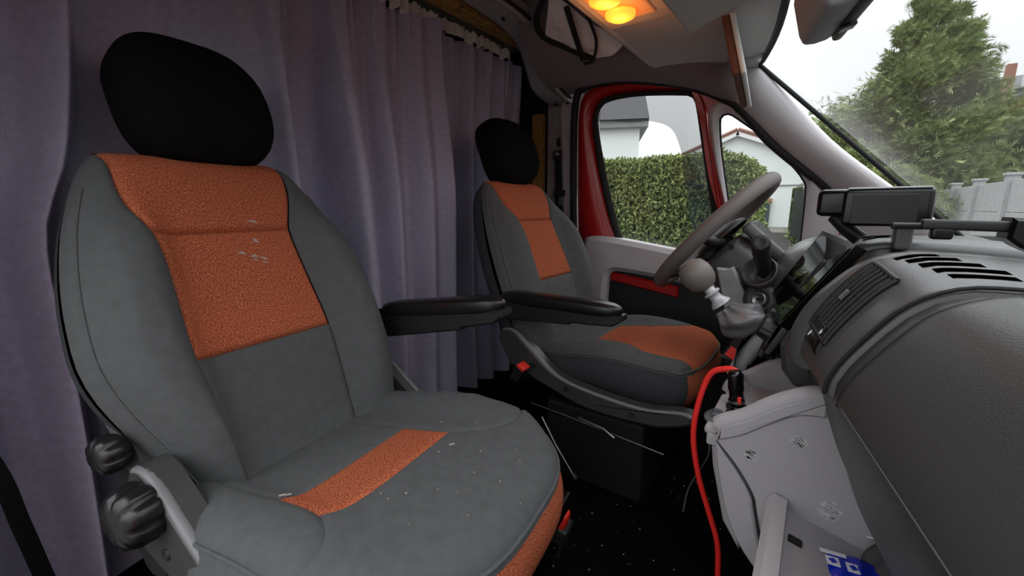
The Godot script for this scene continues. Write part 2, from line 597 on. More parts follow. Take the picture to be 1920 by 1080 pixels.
func make_seat(called: String, label: String, at: Vector3, turn: float, inb: float, driver: bool) -> Node3D:
	var t := thing(called, label, "seat", at, turn, "cab seats")
	square_front = driver
	outer_side = -inb
	# backrest
	var w := func(s: float) -> float: return back_half(s)
	var wn := func(s: float) -> float: return -back_half(s)
	var pw := func(s: float) -> float: return minf(back_pan(s) + .036 * (1.0 - ss(.44, .55, s)), back_half(s))
	var pn := func(s: float) -> float: return -back_pan(s) + .006
	var bk := add(t, "backrest", mb().surf(36, 24, func(u: float, v: float) -> Vector3:
		var s := lerpf(-.09, BTOP, u)
		return back_rear(s, back_half(s) * sin((v - .5) * PI)), 0), "seat_dark", "dark cloth backrest shell")
	add(bk, "side_bolster", panel(back_front, -.09, BTOP, pw, w, BN, [false, false, true, false], 40, 18), "seat_grey")
	add(bk, "side_bolster", panel(back_front, -.09, BTOP, wn, pn, BN, [false, false, false, true], 40, 18), "seat_grey")
	add(bk, "lumbar_panel", panel(back_front, -.09, .205, pn, pw, BN, [false, true, true, true], 24, 16, .006), "seat_grey", "plain grey lower middle of the backrest")
	add(bk, "middle_panel", panel(back_front, .205, .415, pn, pw, BN, [true, true, true, true], 30, 18, .009, .009), "seat_orange", "orange flecked middle panel")
	add(bk, "shoulder_panel", panel(back_front, .415, BTOP, pn, pw, BN, [true, false, true, true], 30, 18, .009, .009), "seat_orange", "orange flecked shoulder panel")
	for k in [-1.0, 1.0]:
		# piping round the bolster's outer edge
		var pts := []
		for i in 30:
			var s := lerpf(-.06, .5, i / 29.0)
			pts.append(back_front(s, k * back_half(s) * .955) + BN * .001)
		add(bk, "piping", mb().tube(pts, .002, 6), "seat_grey")
	# headrest
	var hc := BB + BU * .672 + BN * .030 + Vector3(0, 0, .012 if driver else -.012)
	add(t, "headrest", mb().surf(32, 40, func(u: float, v: float) -> Vector3:
		var la := (u - .5) * PI; var lo := v * TAU
		var c := cos(la); var s := sin(la)
		var sg := func(x: float, p: float) -> float: return signf(x) * pow(absf(x), p)
		var hx: float = sg.call(c, .6) * sg.call(cos(lo), .7)
		var hz: float = sg.call(c, .5) * sg.call(sin(lo), .5)
		var hy: float = sg.call(s, .58)
		hz *= 1.0 - .16 * ss(.1, 1.0, hy) - .05 * ss(-.2, -1.0, hy)
		return hc + BN * (hx * .062 - .025 * hy * hy + .012 * (1.0 - hz * hz)) + BU * hy * .116 + Vector3(0, 0, hz * .128), 0), "headrest_black", "padded headrest in a black cloth cover")
	for k in [-1.0, 1.0]:
		add(t, "headrest_post", mb().tube([BB + BU * .54 + Vector3(0, 0, k * .07) - BN * .02, BB + BU * .62 + Vector3(0, 0, k * .07) + BN * .01], .006, 8), "steel")
	# cushion
	var cu := add(t, "cushion", mb().surf(12, 12, func(u: float, v: float) -> Vector3:
		var p := cus_plan((v - .5) * 1.94, .97 * u)
		return Vector3(p.x, .285, p.y), 0), "seat_dark", "underside of the cushion")
	var one := func(_v: float) -> float: return 1.0
	var none := func(_v: float) -> float: return -1.0
	var cp := func(v: float) -> float: return minf(.82 if driver else 1.0, cus_pan(v) + (.13 if driver else .18))
	var cn := func(v: float) -> float: return -cus_pan(v) + (.13 if driver else .16) * (1.0 - ss(.65, 1.0, v))
	add(cu, "side_panel", cus_patch(0, 1, cp, one, [false, false, true, false], 40, 16), "seat_grey")
	add(cu, "side_panel", cus_patch(0, 1, none, cn, [false, false, false, true], 40, 16), "seat_grey")
	if driver:
		add(cu, "rear_panel", cus_patch(0, .40, cn, cp, [false, true, true, true]), "seat_grey")
		add(cu, "middle_panel", cus_patch(.40, .60, cn, cp, [true, true, true, true]), "seat_orange", "orange strip across the cushion")
		add(cu, "front_panel", cus_patch(.60, 1, cn, cp, [true, false, true, true], 30, 24), "seat_orange", "orange front of the cushion")
	else:
		add(cu, "rear_panel", cus_patch(0, .43, cn, cp, [false, true, true, true]), "seat_grey")
		add(cu, "middle_panel", cus_patch(.43, .615, cn, cp, [true, true, true, true]), "seat_orange", "orange strip across the cushion")
		add(cu, "front_panel", cus_patch(.615, 1, cn, cp, [true, false, true, true], 30, 24), "seat_grey")
	add(cu, "boxing", boxing(0, .35, 30), "seat_dark" if driver else "seat_grey")
	add(cu, "boxing", boxing(.65, 1, 30), "seat_grey")
	add(cu, "front_band", boxing(.35, .65, 40), "seat_orange", "orange band down the cushion's front")
	var pp := []
	for i in 60:
		var e := cus_edge(i / 59.0)
		pp.append(cus_top(e.x * .997, e.y * .997) + Vector3(0, .001, 0))
	add(cu, "piping", mb().tube(pp, .0032, 6), "seat_grey")
	# plastic side covers with their swooping top edge
	for k in [-1.0, 1.0]:
		var top := spline([Vector2(-.335, .40), Vector2(-.32, .435), Vector2(-.275, .44), Vector2(-.21, .392), Vector2(-.13, .335), Vector2(-.03, .312), Vector2(.12, .302), Vector2(.215, .318), Vector2(.245, .315)], 5)
		var low := spline([Vector2(.245, .29), Vector2(.2, .27), Vector2(.136, .256), Vector2(-.025, .254), Vector2(-.144, .283), Vector2(-.29, .33)], 4)
		var b := mb()
		if not driver and k == inb:
			for i in top.size(): top[i].x = minf(top[i].x, .12)
			for i in low.size(): low[i].x = minf(low[i].x, .12)
		elif not driver:
			for i in top.size(): top[i] += Vector2(.045, .012)
		b.prism(top + low, k * (.235 if k == inb else .205), k * (.272 if k == inb else .245), .008)
		var sc := add(t, "side_cover", b, "dash_dark", "dark plastic side cover")
		if k == inb or not driver:
			var rail := []
			for q in top:
				rail.append(Vector3(q.x, q.y - .006, k * (.262 if k == inb else .236)))
			add(sc, "cover_edge", mb().tube(rail.slice(6), .0085, 8, false, Vector2(1.0, .7)), "edge_grey", "lighter rolled edge of the side cover")
			for q in [Vector2(-.2, .345), Vector2(-.09, .30), Vector2(.1, .278)]:
				add(sc, "screw_recess", mb().lathe([Vector2(.0, .0005), Vector2(.004, .0005), Vector2(.0075, .003), Vector2(.0085, .0)], Vector3(q.x, q.y, k * (.272 if k == inb else .245)), Vector3(0, 0, k), 12), "black_plastic")
	# plastic frame along the backrest's foot
	for k in [-1.0, 1.0]:
		var pr := []
		for q in spline([Vector2(-.07, -.06), Vector2(-.072, .08), Vector2(-.055, .17), Vector2(-.035, .2), Vector2(-.015, .17), Vector2(.005, .12), Vector2(.02, -.02), Vector2(0, -.08)], 4, true):
			var c3: Vector3 = BB + BU * q.y + BN * (q.x - .012)
			pr.append(Vector2(c3.x, c3.y))
		add(t, "recliner_frame", mb().prism(pr, k * .20, k * .238, .012), "black_plastic", "black plastic recliner frame")
	# the armrest on the inner side
	var tilt := 0.0 if driver else .13
	var ab := Basis(Vector3(0, 0, 1), tilt)
	var az := inb * (.278 if driver else .292)
	var ao := Vector3(-.315, .53 if driver else .542, az)
	var al := .385 if driver else .35
	var arm := add(t, "armrest", mb().surf(30, 20, func(u: float, v: float) -> Vector3:
		var x := al * u
		var a := v * TAU
		var e := 1.0 - pow(absf(u * 2.0 - 1.0), 10.0)
		var sy := .020 * e
		var cy := signf(sin(a)) * pow(absf(sin(a)), .7) * sy
		var cz := signf(cos(a)) * pow(absf(cos(a)), .6) * .029 * e
		return ao + ab * Vector3(x, .012 + cy + .004 * u, cz), 0), "armrest_pad", "smooth black armrest pad")
	var ub := mb()
	ub.x = Transform3D(ab, ao)
	ub.prism([Vector2(.0, .006), Vector2(.0, -.045), Vector2(.03, -.052), Vector2(.24, -.036), Vector2(.245, -.03), Vector2(al - .025, -.022), Vector2(al - .003, -.008), Vector2(al - .003, .006)], -.024, .024, .004)
	add(arm, "armrest_shell", ub, "black_plastic", "black plastic underside of the armrest")
	add(arm, "pivot", mb().lathe([Vector2(.0, .03), Vector2(.02, .03), Vector2(.026, .024), Vector2(.028, 0)], ao + Vector3(.012, -.01, -inb * .02), Vector3(0, 0, inb), 18), "black_plastic")
	# base
	var bs := add(t, "seat_base", mb().box(Vector3(-.03, .115, 0), Vector3(.30, .23, .46), .012), "black_rubber", "black pedestal under the seat")
	for k in [-1.0, 1.0]:
		add(bs, "slide_rail", mb().box(Vector3(-.03, .238, k * .19), Vector3(.46, .022, .035), .005), "gloss_black")
		add(bs, "edge_trim", mb().tube([Vector3(-.22, .214, k * .252), Vector3(-.1, .209, k * .254), Vector3(.18, .186, k * .254)], .0022, 6), "steel")
	add(bs, "frame_plate", mb().box(Vector3(-.0, .262, 0), Vector3(.42, .03, .43), .008), "gloss_black")
	return t

func seats() -> void:
	var m := mat("armrest_pad", Color(.09, .09, .092), .28)
	m.normal_enabled = true
	m.uv1_triplanar = true
	m.uv1_scale = Vector3.ONE * 7.0
	m.normal_texture = M["dash_dark"].normal_texture
	m.normal_scale = .25
	# far seat
	var d := make_seat("driver_seat", "grey and orange seat behind the steering wheel, with an orange cushion front", Vector3(-.44, 0, -1.275), 0.0, 1.0, true)
	add(d, "buckle", mb().box(Vector3(-.23, .325, .30), Vector3(.028, .05, .04), .006, Basis(Vector3(0, 0, 1), -.5)), "black_plastic", "seat belt buckle")
	add(d.get_node("buckle"), "release_button", mb().box(Vector3(-.217, .347, .302), Vector3(.028, .012, .036), .004, Basis(Vector3(0, 0, 1), -.5)), "orange_red", "orange release button")
	var rod := add(d, "lift_rod", mb().tube([Vector3(-.175, .185, .262), Vector3(-.12, .12, .275), Vector3(-.055, .052, .285)], .0035, 8), "steel", "thin steel rod below the cushion")
	add(rod, "rod_end", mb().box(Vector3(-.052, .05, .285), Vector3(.02, .012, .012), .003, Basis(Vector3(0, 0, 1), -.8)), "steel")
	add(d, "slide_lever", mb().tube([Vector3(-.05, .225, .272), Vector3(.03, .222, .285), Vector3(.06, .205, .285)], .004, 6), "steel", "bent steel slide lever")
	# near seat
	var p := make_seat("passenger_seat", "nearest grey seat with an orange strip across its cushion and an orange front edge", Vector3(-.50, 0, -.405), deg_to_rad(8.5), -1.0, false)
	for q in [[Vector3(-.300, .468, .247), .027, "lumbar_knob"], [Vector3(-.225, .408, .252), .041, "recliner_knob"]]:
		var r: float = q[1]
		add(p, q[2], mb().lathe([Vector2(0, r * .85), Vector2(r * .55, r * .85), Vector2(r * .86, r * .75), Vector2(r, r * .45), Vector2(r * 1.02, 0), Vector2(r * .8, -.01)], q[0], Vector3(.1, 0, 1), 48, .16, 8), "knob_black", "fluted dark knob")
	var bu := add(p, "buckle", mb().box(Vector3(.162, .118, -.275), Vector3(.04, .07, .05), .008, Basis(Vector3(0, 0, 1), -.25)), "black_plastic", "black seat belt buckle")
	add(bu, "release_button", mb().box(Vector3(.169, .164, -.270), Vector3(.03, .044, .034), .012, Basis(Vector3(0, 0, 1), -.25)), "orange_red", "round-topped orange release button")
	add(bu, "stalk", mb().tube([Vector3(.14, .08, -.27), Vector3(.09, .05, -.26), Vector3(.0, .04, -.25)], .014, 8), "black_plastic")
	add(bu, "bracket", mb().box(Vector3(.135, .11, -.25), Vector3(.07, .02, .03), .004), "gloss_black")
	seat_marks(p)

func seat_marks(p: Node3D) -> void:
	# pale rubs and lint on the near seat: thin flat flakes lying on the cloth
	rng.seed = 5
	var b := mb()
	for q in [[.37, .01, .006, .022], [.355, -.02, .02, .006], [.43, -.025, .005, .012], [.39, -.018, .012, .005], [.36, -.005, .012, .004]]:
		for i in 5:
			var s: float = q[0] + rng.randf_range(-.5, .5) * q[2]
			var l: float = q[1] + rng.randf_range(-.5, .5) * q[3]
			var c := back_front(s, l) + BN * .0012
			var ds := BU * rng.randf_range(.001, .003) + Vector3(0, 0, rng.randf_range(.004, .009))
			b.quad(c - ds, c + BU * .001 + BN * .0004, c + ds, c - BU * .001 + BN * .0004)
	var r1 := add(p.get_node("backrest"), "rub_mark", b, "fabric_scuff", "pale rub marks on the orange cloth")
	r1.set_meta("kind", "stuff")
	b = mb()
	for i in 18:
		var u := rng.randf_range(-.6, .7)
		var v := rng.randf_range(.45, .97)
		var c := cus_top(u, v) + Vector3(0, .001, 0)
		var r := rng.randf_range(.0006, .0016)
		b.box(c, Vector3(r * rng.randf_range(1, 2.4), r, r), 0, Basis(Vector3.UP, rng.randf() * 6.0))
	for q in [[-.17, .68], [.62, .42], [.60, .425]]:
		b.box(cus_top(q[0], q[1]) + Vector3(0, .0008, 0), Vector3(.009, .001, .003), 0, Basis(Vector3.UP, .9))
	var r2 := add(p.get_node("cushion"), "lint", b, "crumb", "white specks of lint on the cushion")
	r2.set_meta("kind", "stuff")

# ---------- the cab ----------
func door_z(y: float) -> float:
	return -1.70 + .14 * (y - .65)

func v3(p: Vector2, off := 0.0) -> Vector3:
	return Vector3(p.x, p.y, door_z(p.y) + off)

func loop3(pts: Array, off := 0.0) -> Array:
	var o := []
	for p in pts:
		o.append(v3(p, off))
	return o

func shell() -> void:
	var f := structure("floor", "black carpeted van cab floor", "floor")
	add(f, "carpet", mb().box(Vector3(-.4, -.03, -.83), Vector3(2.5, .06, 1.92)), "carpet")
	add(f, "door_sill", mb().box(Vector3(-.35, -.02, .15), Vector3(1.2, .1, .06), .01), "black_rubber")
	rng.seed = 8
	var b := mb()
	for i in 60:
		var p := Vector3(rng.randf_range(-.45, -.02), .0015, rng.randf_range(-1.3, -.55))
		var s := rng.randf_range(.001, .0032)
		b.box(p, Vector3(s * rng.randf_range(.7, 2), s * .7, s * .7), 0, Basis(Vector3.UP, rng.randf() * 6))
	var cr := add(self, "crumbs", b, "crumb", "pale crumbs scattered over the black floor carpet")
	cr.set_meta("category", "crumbs"); cr.set_meta("kind", "stuff")
	var wl := structure("wall_left", "dark left body side behind the driver's door", "wall")
	add(wl, "panel", mb().box(Vector3(-1.255, .76, -1.80), Vector3(.75, 1.6, .06)), "black_rubber")
	add(wl, "belt_recess", mb().box(Vector3(-.985, .63, -1.755), Vector3(.13, 1.26, .03), .006), "hoop_paint", "painted body panel behind the seat belt")
	add(wl, "wood_strip", mb().box(Vector3(-1.085, .83, -1.725), Vector3(.055, .76, .03), .003), "wood", "bare wooden strip beside the curtain")
	var pil := mb()
	var pp := spline([Vector2(-.952, 0), Vector2(-.945, .6), Vector2(-.96, 1.0), Vector2(-.965, 1.26), Vector2(-.862, 1.26), Vector2(-.872, 1.0), Vector2(-.882, .6), Vector2(-.88, 0)], 3)
	pil.prism(pp, -1.78, -1.695, .018)
	add(wl, "door_pillar", pil, "trim_grey", "grey pillar trim behind the door")
	add(wl, "upper_side", mb().box(Vector3(-.93, 1.12, -1.80), Vector3(.19, .44, .06)), "hoop_paint")
	add(wl, "roof_side", mb().box(Vector3(-.66, 1.42, -1.77), Vector3(.68, .28, .08)), "hoop_paint")
	add(wl, "body_side", mb().box(Vector3(.55, .34, -1.78), Vector3(.95, .76, .06)), "black_rubber")
	var wb := structure("wall_back", "load bay wall behind the curtain", "wall")
	add(wb, "panel", mb().box(Vector3(-1.62, .76, -.83), Vector3(.04, 1.6, 2.0)), "black_rubber")
	var wr := structure("wall_right", "right body side behind the open passenger door", "wall")
	add(wr, "panel", mb().box(Vector3(-1.26, .76, .16), Vector3(.76, 1.6, .06)), "black_rubber")
	var hd := mb()
	hd.prism([Vector2(-.90, 1.56), Vector2(-.90, 1.10), Vector2(-.86, 1.19), Vector2(-.80, 1.235), Vector2(-.60, 1.235), Vector2(-.40, 1.19), Vector2(-.27, 1.12), Vector2(-.16, 1.00), Vector2(-.14, 1.02), Vector2(-.22, 1.25), Vector2(-.30, 1.56)], .13, .19)
	add(wr, "header", hd, "headliner")
	add(wr, "door_pillar", mb().box(Vector3(-.94, .62, .10), Vector3(.15, 1.26, .10), .02), "trim_grey")
	add(wr, "body_side", mb().box(Vector3(.55, .34, .16), Vector3(.95, .76, .06)), "black_rubber")
	var wf := structure("wall_front", "bulkhead under the windscreen", "wall")
	add(wf, "panel", mb().box(Vector3(.98, .30, -.83), Vector3(.06, .70, 1.98)), "black_rubber")
	var c := structure("ceiling", "grey lined roof of the cab", "ceiling")
	add(c, "roof_panel", mb().box(Vector3(-.99, 1.53, -.83), Vector3(1.3, .04, 2.0)), "headliner")
	# the roof falls to the windscreen's header
	add(c, "roof_front", mb().surf(10, 20, func(u: float, v: float) -> Vector3:
		var z := lerpf(-1.64, .1, v)
		return Vector3(lerpf(-.36, -.205 + screen_bow(z), u), lerpf(1.512, 1.245, u * u), z)), "headliner")
	# cove over the driver's door
	add(c, "side_cove", mb().surf(24, 14, func(u: float, v: float) -> Vector3:
		var x := lerpf(-.93, -.205, u)
		var y0 := curve([Vector2(-.9, 1.262), Vector2(-.7, 1.268), Vector2(-.588, 1.253), Vector2(-.403, 1.203), Vector2(-.30, 1.15), Vector2(-.2, 1.09)], x)
		var fr := ss(-.44, -.23, x)
		var y := lerpf(y0 - .012, lerpf(1.515, y0 + .05, fr), v * v)
		return Vector3(x, y, lerpf(door_z(y0) - .03, lerpf(-1.33, door_z(y0) + .02, fr), sin(v * PI * .5)))), "lining_mauve", "mauve-grey cove lining over the driver's door")
	add(c, "header_corner", mb().box(Vector3(-.25, 1.255, -1.60), Vector3(.10, .06, .08), .02), "headliner")
	# the roof bow and its foot on the pillar
	var path := spline([Vector3(0, 1.236, .12), Vector3(0, 1.243, .0), Vector3(0, 1.272, -.095), Vector3(0, 1.335, -.142), Vector3(0, 1.408, -.20), Vector3(0, 1.44, -.32), Vector3(0, 1.452, -.50), Vector3(0, 1.468, -.82), Vector3(0, 1.452, -1.15), Vector3(0, 1.44, -1.33), Vector3(0, 1.408, -1.45), Vector3(0, 1.335, -1.508), Vector3(0, 1.272, -1.555), Vector3(0, 1.243, -1.65), Vector3(0, 1.236, -1.77)], 6)
	var tr := structure("trim_1", "grey painted roof bow arching over behind the seats", "roof bow")
	add(tr, "bow", mb().surf(path.size() - 1, 14, func(u: float, v: float) -> Vector3:
		var i := roundi(u * (path.size() - 1))
		var p: Vector3 = path[i]
		var d: Vector3 = (path[mini(i + 1, path.size() - 1)] - path[maxi(i - 1, 0)]).normalized()
		var n := Vector3(0, -d.z, d.y) * -1.0
		if n.y > 0.0 and absf(n.y) > absf(n.z): n = -n
		var x := lerpf(-1.025, -.885, v)
		var lift := .0
		if v > .72: lift = .012 * ss(.72, .82, v)
		if v > .93: lift = .012 * (1.0 - ss(.93, 1.0, v)) - .03 * ss(.93, 1.0, v)
		if v < .08: lift = -.03 * (1.0 - ss(0, .08, v))
		return Vector3(x, p.y, p.z) - Vector3(0, absf(d.z), -absf(d.y)) * -0.0 + Vector3(0, -absf(d.z), absf(d.y)) * lift), "hoop_paint")
	var se := []
	for q in path: se.append(Vector3(-.884, q.y - .004, q.z + .004))
	add(tr, "edge_seal", mb().tube(se.slice(6, se.size() - 6), .006, 6), "black_rubber", "dark seam along the bow's front edge")
	for q in [Vector3(-.95, 1.432, -1.28), Vector3(-.96, 1.37, -1.475), Vector3(-.975, 1.236, -1.69), Vector3(-.925, 1.236, -1.70)]:
		add(tr, "hole", mb().lathe([Vector2(0, .004), Vector2(.006, .004), Vector2(.008, 0)], q + Vector3(0, -.004, .004), Vector3(0, -.8, .6), 12), "black_rubber")
	# beam and tape over the curtain
	var be := thing("roof_batten", "rough yellowish wooden batten above the curtain's top edge", "batten")
	add(be, "beam", mb().box(Vector3(-1.075, 1.478, -.77), Vector3(.06, .062, 1.70), .004), "wood")

	# the passenger door, swung wide open
	var d2 := structure("door_2", "red passenger door swung open outside", "door")
	d2.position = Vector3(.16, 0, .20)
	d2.rotation.y = deg_to_rad(-68)
	add(d2, "door_shell", mb().box(Vector3(.50, .25, .03), Vector3(1.0, .80, .08), .03), "red_paint")
	add(d2, "inner_panel", mb().box(Vector3(.50, .25, -.025), Vector3(.92, .72, .04), .015), "dash_dark")
	add(d2, "window_frame", mb().tube([Vector3(.02, .66, .03), Vector3(.30, 1.12, .0), Vector3(.45, 1.22, -.01), Vector3(.88, 1.24, -.01), Vector3(.97, 1.16, 0), Vector3(.985, .66, .03)], .035, 8), "red_paint")
	add(d2, "window_pane", mb().prism([Vector2(.03, .64), Vector2(.31, 1.11), Vector2(.46, 1.2), Vector2(.87, 1.22), Vector2(.96, 1.15), Vector2(.975, .64)], .018, .022), "clear_glass")

func screen_bow(z: float) -> float:
	var q := (z + .82) / .80
	return .125 * (1.0 - q * q)

func screen(u: float, v: float) -> Vector3:
	# u from the top edge down to the cowl, v from the left side to the right
	var z := lerpf(-1.61, -.03, v)
	return Vector3(lerpf(-.205, .43, u) + screen_bow(z), lerpf(1.232, .60, u), z)

func windscreen() -> void:
	var w := structure("window_1", "large raked windscreen of the van", "window")
	add(w, "pane", mb().surf(2, 24, func(u: float, v: float) -> Vector3: return screen(u, v)), "windscreen_glass")
	var l := []
	for i in 13: l.append(screen(1.0 - i / 12.0, 0) + Vector3(-.004, .0, .004))
	for i in range(1, 25): l.append(screen(0, i / 24.0) + Vector3(-.008, -.004, 0))
	for i in range(1, 13): l.append(screen(i / 12.0, 1) + Vector3(-.004, 0, -.004))
	add(w, "rubber_seal", mb().tube(l, .0065, 8), "black_rubber")
	# left pillar trim between the door seal and the windscreen
	var A := [Vector3(-.30, 1.30, -1.58), Vector3(-.212, 1.228, -1.597), Vector3(-.172, 1.186, -1.60), Vector3(-.02, 1.0, -1.60), Vector3(.175, .825, -1.60), Vector3(.33, .68, -1.60), Vector3(.42, .60, -1.60)]
	var B := []
	for q in [Vector2(-.36, 1.20), Vector2(-.295, 1.15), Vector2(-.25, 1.11), Vector2(-.13, .985), Vector2(-.01, .875), Vector2(.07, .78), Vector2(.10, .62)]:
		B.append(v3(q, .012))
	var a2 := spline(A, 6)
	var b2 := spline(B, 6)
	var t := structure("trim_2", "light grey pillar trim beside the windscreen", "pillar trim")
	add(t, "pillar_cover", mb().surf(a2.size() - 1, 12, func(u: float, v: float) -> Vector3:
		var i := roundi(u * (a2.size() - 1))
		var p: Vector3 = a2[i]; var q: Vector3 = b2[i]
		var m := p.lerp(q, clampf((v - .12) / .76, 0, 1))
		m += Vector3(-.0, .006, .022) * sin(clampf((v - .1) / .8, 0, 1) * PI)
		if v < .1: m += Vector3(.02, .0, -.05) * (1.0 - v / .1)
		if v > .9: m += Vector3(0, 0, -.05) * ((v - .9) / .1)
		return m), "trim_grey")
	var r := structure("trim_3", "pillar trim on the passenger side of the windscreen", "pillar trim")
	add(r, "pillar_cover", mb().tube([Vector3(-.25, 1.25, .06), Vector3(.0, 1.02, .07), Vector3(.2, .82, .07), Vector3(.42, .60, .08)], .045, 10), "trim_grey")

func driver_door() -> void:
	var d := structure("door_1", "red driver's door with a grey inner panel", "door")
	var frame := [Vector2(-.877, .611), Vector2(-.868, .93), Vector2(-.847, 1.206), Vector2(-.798, 1.262), Vector2(-.689, 1.267), Vector2(-.588, 1.253), Vector2(-.403, 1.203), Vector2(-.267, 1.128), Vector2(-.167, 1.014), Vector2(-.073, .927), Vector2(.021, .844), Vector2(.068, .75)]
	var seal := [Vector2(-.661, .60), Vector2(-.718, .737), Vector2(-.762, .926), Vector2(-.789, 1.123), Vector2(-.768, 1.195), Vector2(-.715, 1.222), Vector2(-.60, 1.222), Vector2(-.44, 1.203), Vector2(-.395, 1.19), Vector2(-.376, 1.15), Vector2(-.352, 1.03), Vector2(-.302, .742), Vector2(-.29, .60)]
	var gl := [Vector2(-.640, .60), Vector2(-.690, .745), Vector2(-.734, .933), Vector2(-.766, 1.125), Vector2(-.752, 1.185), Vector2(-.71, 1.204), Vector2(-.60, 1.206), Vector2(-.45, 1.188), Vector2(-.412, 1.176), Vector2(-.398, 1.14), Vector2(-.377, 1.03), Vector2(-.325, .742), Vector2(-.315, .60)]
	# red shell: three rings, rounded at both edges
	var o1 := resample(spline([Vector2(-.875, .585), Vector2(-.877, .70), Vector2(-.868, .93), Vector2(-.850, 1.19), Vector2(-.80, 1.258), Vector2(-.689, 1.264), Vector2(-.588, 1.25), Vector2(-.42, 1.208), Vector2(-.362, 1.15), Vector2(-.345, 1.05), Vector2(-.30, .86), Vector2(-.26, .70), Vector2(-.25, .585)], 5), 72)
	var i1 := resample(spline(seal, 5), 72)
	var m1 := []
	var m2 := []
	for i in 72:
		m1.append(o1[i].lerp(i1[i], .22))
		m2.append(o1[i].lerp(i1[i], .62))
	var b := mb()
	b.ring(loop3(o1, -.035), loop3(m1, -.006), 7, false)
	b.ring(loop3(m1, -.006), loop3(m2, .002), 7, false)
	b.ring(loop3(m2, .002), loop3(i1, -.022), 7, false)
	b.ring(loop3(i1, -.022), loop3(i1, -.06), 7, false)
	# front corner of the frame round the quarter light
	var qo := spline([Vector2(-.245, .60), Vector2(-.254, .724), Vector2(-.311, .908), Vector2(-.350, 1.085), Vector2(-.349, 1.13), Vector2(-.325, 1.148), Vector2(-.284, 1.140), Vector2(-.187, 1.065), Vector2(-.075, .947), Vector2(.012, .847), Vector2(.045, .782), Vector2(.05, .60)], 5)
	var q1 := resample(qo, 72)
	var f1 := resample(spline([Vector2(-.27, .60), Vector2(-.285, .724), Vector2(-.34, .908), Vector2(-.375, 1.085), Vector2(-.40, 1.17), Vector2(-.403, 1.203), Vector2(-.267, 1.128), Vector2(-.167, 1.014), Vector2(-.073, .927), Vector2(.021, .844), Vector2(.06, .77), Vector2(.07, .60)], 5), 72)
	b.ring(loop3(f1, -.004), loop3(q1, -.012), 0, false)
	add(d, "door_shell", b, "red_paint", "red painted door frame")
	var ws := loop3(spline(frame, 5), .004)
	add(d, "weatherstrip", mb().tube(ws, .015, 8), "black_rubber")
	var s2 := resample(spline(seal, 5), 80)
	var g2 := resample(spline(gl, 5), 80)
	b = mb()
	var mid := []
	for i in 80: mid.append(s2[i].lerp(g2[i], .5))
	b.ring(loop3(s2, -.022), loop3(mid, -.010), 3, false)
	b.ring(loop3(mid, -.010), loop3(g2, -.03), 3, false)
	add(d, "window_seal", b, "black_rubber")
	b = mb()
	var tri := Geometry2D.triangulate_polygon(PackedVector2Array(g2))
	for i in range(0, tri.size(), 3):
		b.tri(v3(g2[tri[i]], -.028), v3(g2[tri[i + 1]], -.028), v3(g2[tri[i + 2]], -.028))
	add(d, "window_pane", b, "clear_glass", "clear side window glass")
	# smoked wind deflector outside the top and front of the glass
	var dfl := spline([Vector2(-.79, 1.14), Vector2(-.775, 1.2), Vector2(-.72, 1.225), Vector2(-.57, 1.222), Vector2(-.41, 1.195), Vector2(-.385, 1.12), Vector2(-.36, 1.0), Vector2(-.30, .62)], 4)
	dfl += spline([Vector2(-.378, .62), Vector2(-.413, .778), Vector2(-.442, .954), Vector2(-.46, 1.03), Vector2(-.495, 1.092), Vector2(-.57, 1.122), Vector2(-.642, 1.125), Vector2(-.752, 1.143)], 4)
	b = mb()
	tri = Geometry2D.triangulate_polygon(PackedVector2Array(dfl))
	for i in range(0, tri.size(), 3):
		b.tri(v3(dfl[tri[i]], -.062), v3(dfl[tri[i + 1]], -.062), v3(dfl[tri[i + 2]], -.062))
	add(d, "wind_deflector", b, "smoked_acrylic", "smoked acrylic wind deflector outside the glass")
	# quarter light
	var qg := resample(spline([Vector2(-.240, .60), Vector2(-.262, .743), Vector2(-.307, .978), Vector2(-.320, 1.085), Vector2(-.312, 1.108), Vector2(-.293, 1.112), Vector2(-.265, 1.095), Vector2(-.167, 1.014), Vector2(-.082, .92), Vector2(-.056, .88), Vector2(-.048, .845), Vector2(-.045, .60)], 5), 72)
	b = mb()
	var qm := []
	for i in 72: qm.append(q1[i].lerp(qg[i], .5))
	b.ring(loop3(q1, -.006), loop3(qm, .012), 3, false)
	b.ring(loop3(qm, .012), loop3(qg, -.012), 3, false)
	b.ring(loop3(qg, -.012), loop3(qg, -.05), 4, false)
	add(d, "quarter_trim", b, "trim_grey", "grey surround of the fixed quarter window")
	add(d, "quarter_seal", mb().tube(loop3(qg, -.03), .006, 6), "black_rubber")
	b = mb()
	tri = Geometry2D.triangulate_polygon(PackedVector2Array(qg))
	for i in range(0, tri.size(), 3):
		b.tri(v3(qg[tri[i]], -.03), v3(qg[tri[i + 1]], -.03), v3(qg[tri[i + 2]], -.03))
	add(d, "quarter_pane", b, "clear_glass", "fixed quarter window glass")
	# inner panel
	add(d, "lower_panel", mb().box(Vector3(-.40, .31, -1.725), Vector3(.94, .62, .05), .01), "black_plastic", "dark lower door panel")
	var ap := spline([Vector2(-.822, .60), Vector2(-.815, .66), Vector2(-.795, .679), Vector2(-.743, .682), Vector2(-.648, .672), Vector2(-.417, .638), Vector2(-.198, .600), Vector2(.05, .575)], 5)
	ap += [Vector2(.05, .46), Vector2(-.2, .485)] + spline([Vector2(-.433, .521), Vector2(-.55, .534), Vector2(-.655, .541), Vector2(-.690, .532), Vector2(-.703, .50), Vector2(-.708, .42), Vector2(-.714, .402), Vector2(-.80, .397), Vector2(-.82, .43)], 5)
	add(d, "armrest_panel", mb().prism(ap, -1.74, -1.655, .018), "trim_grey", "light grey swept upper door panel")
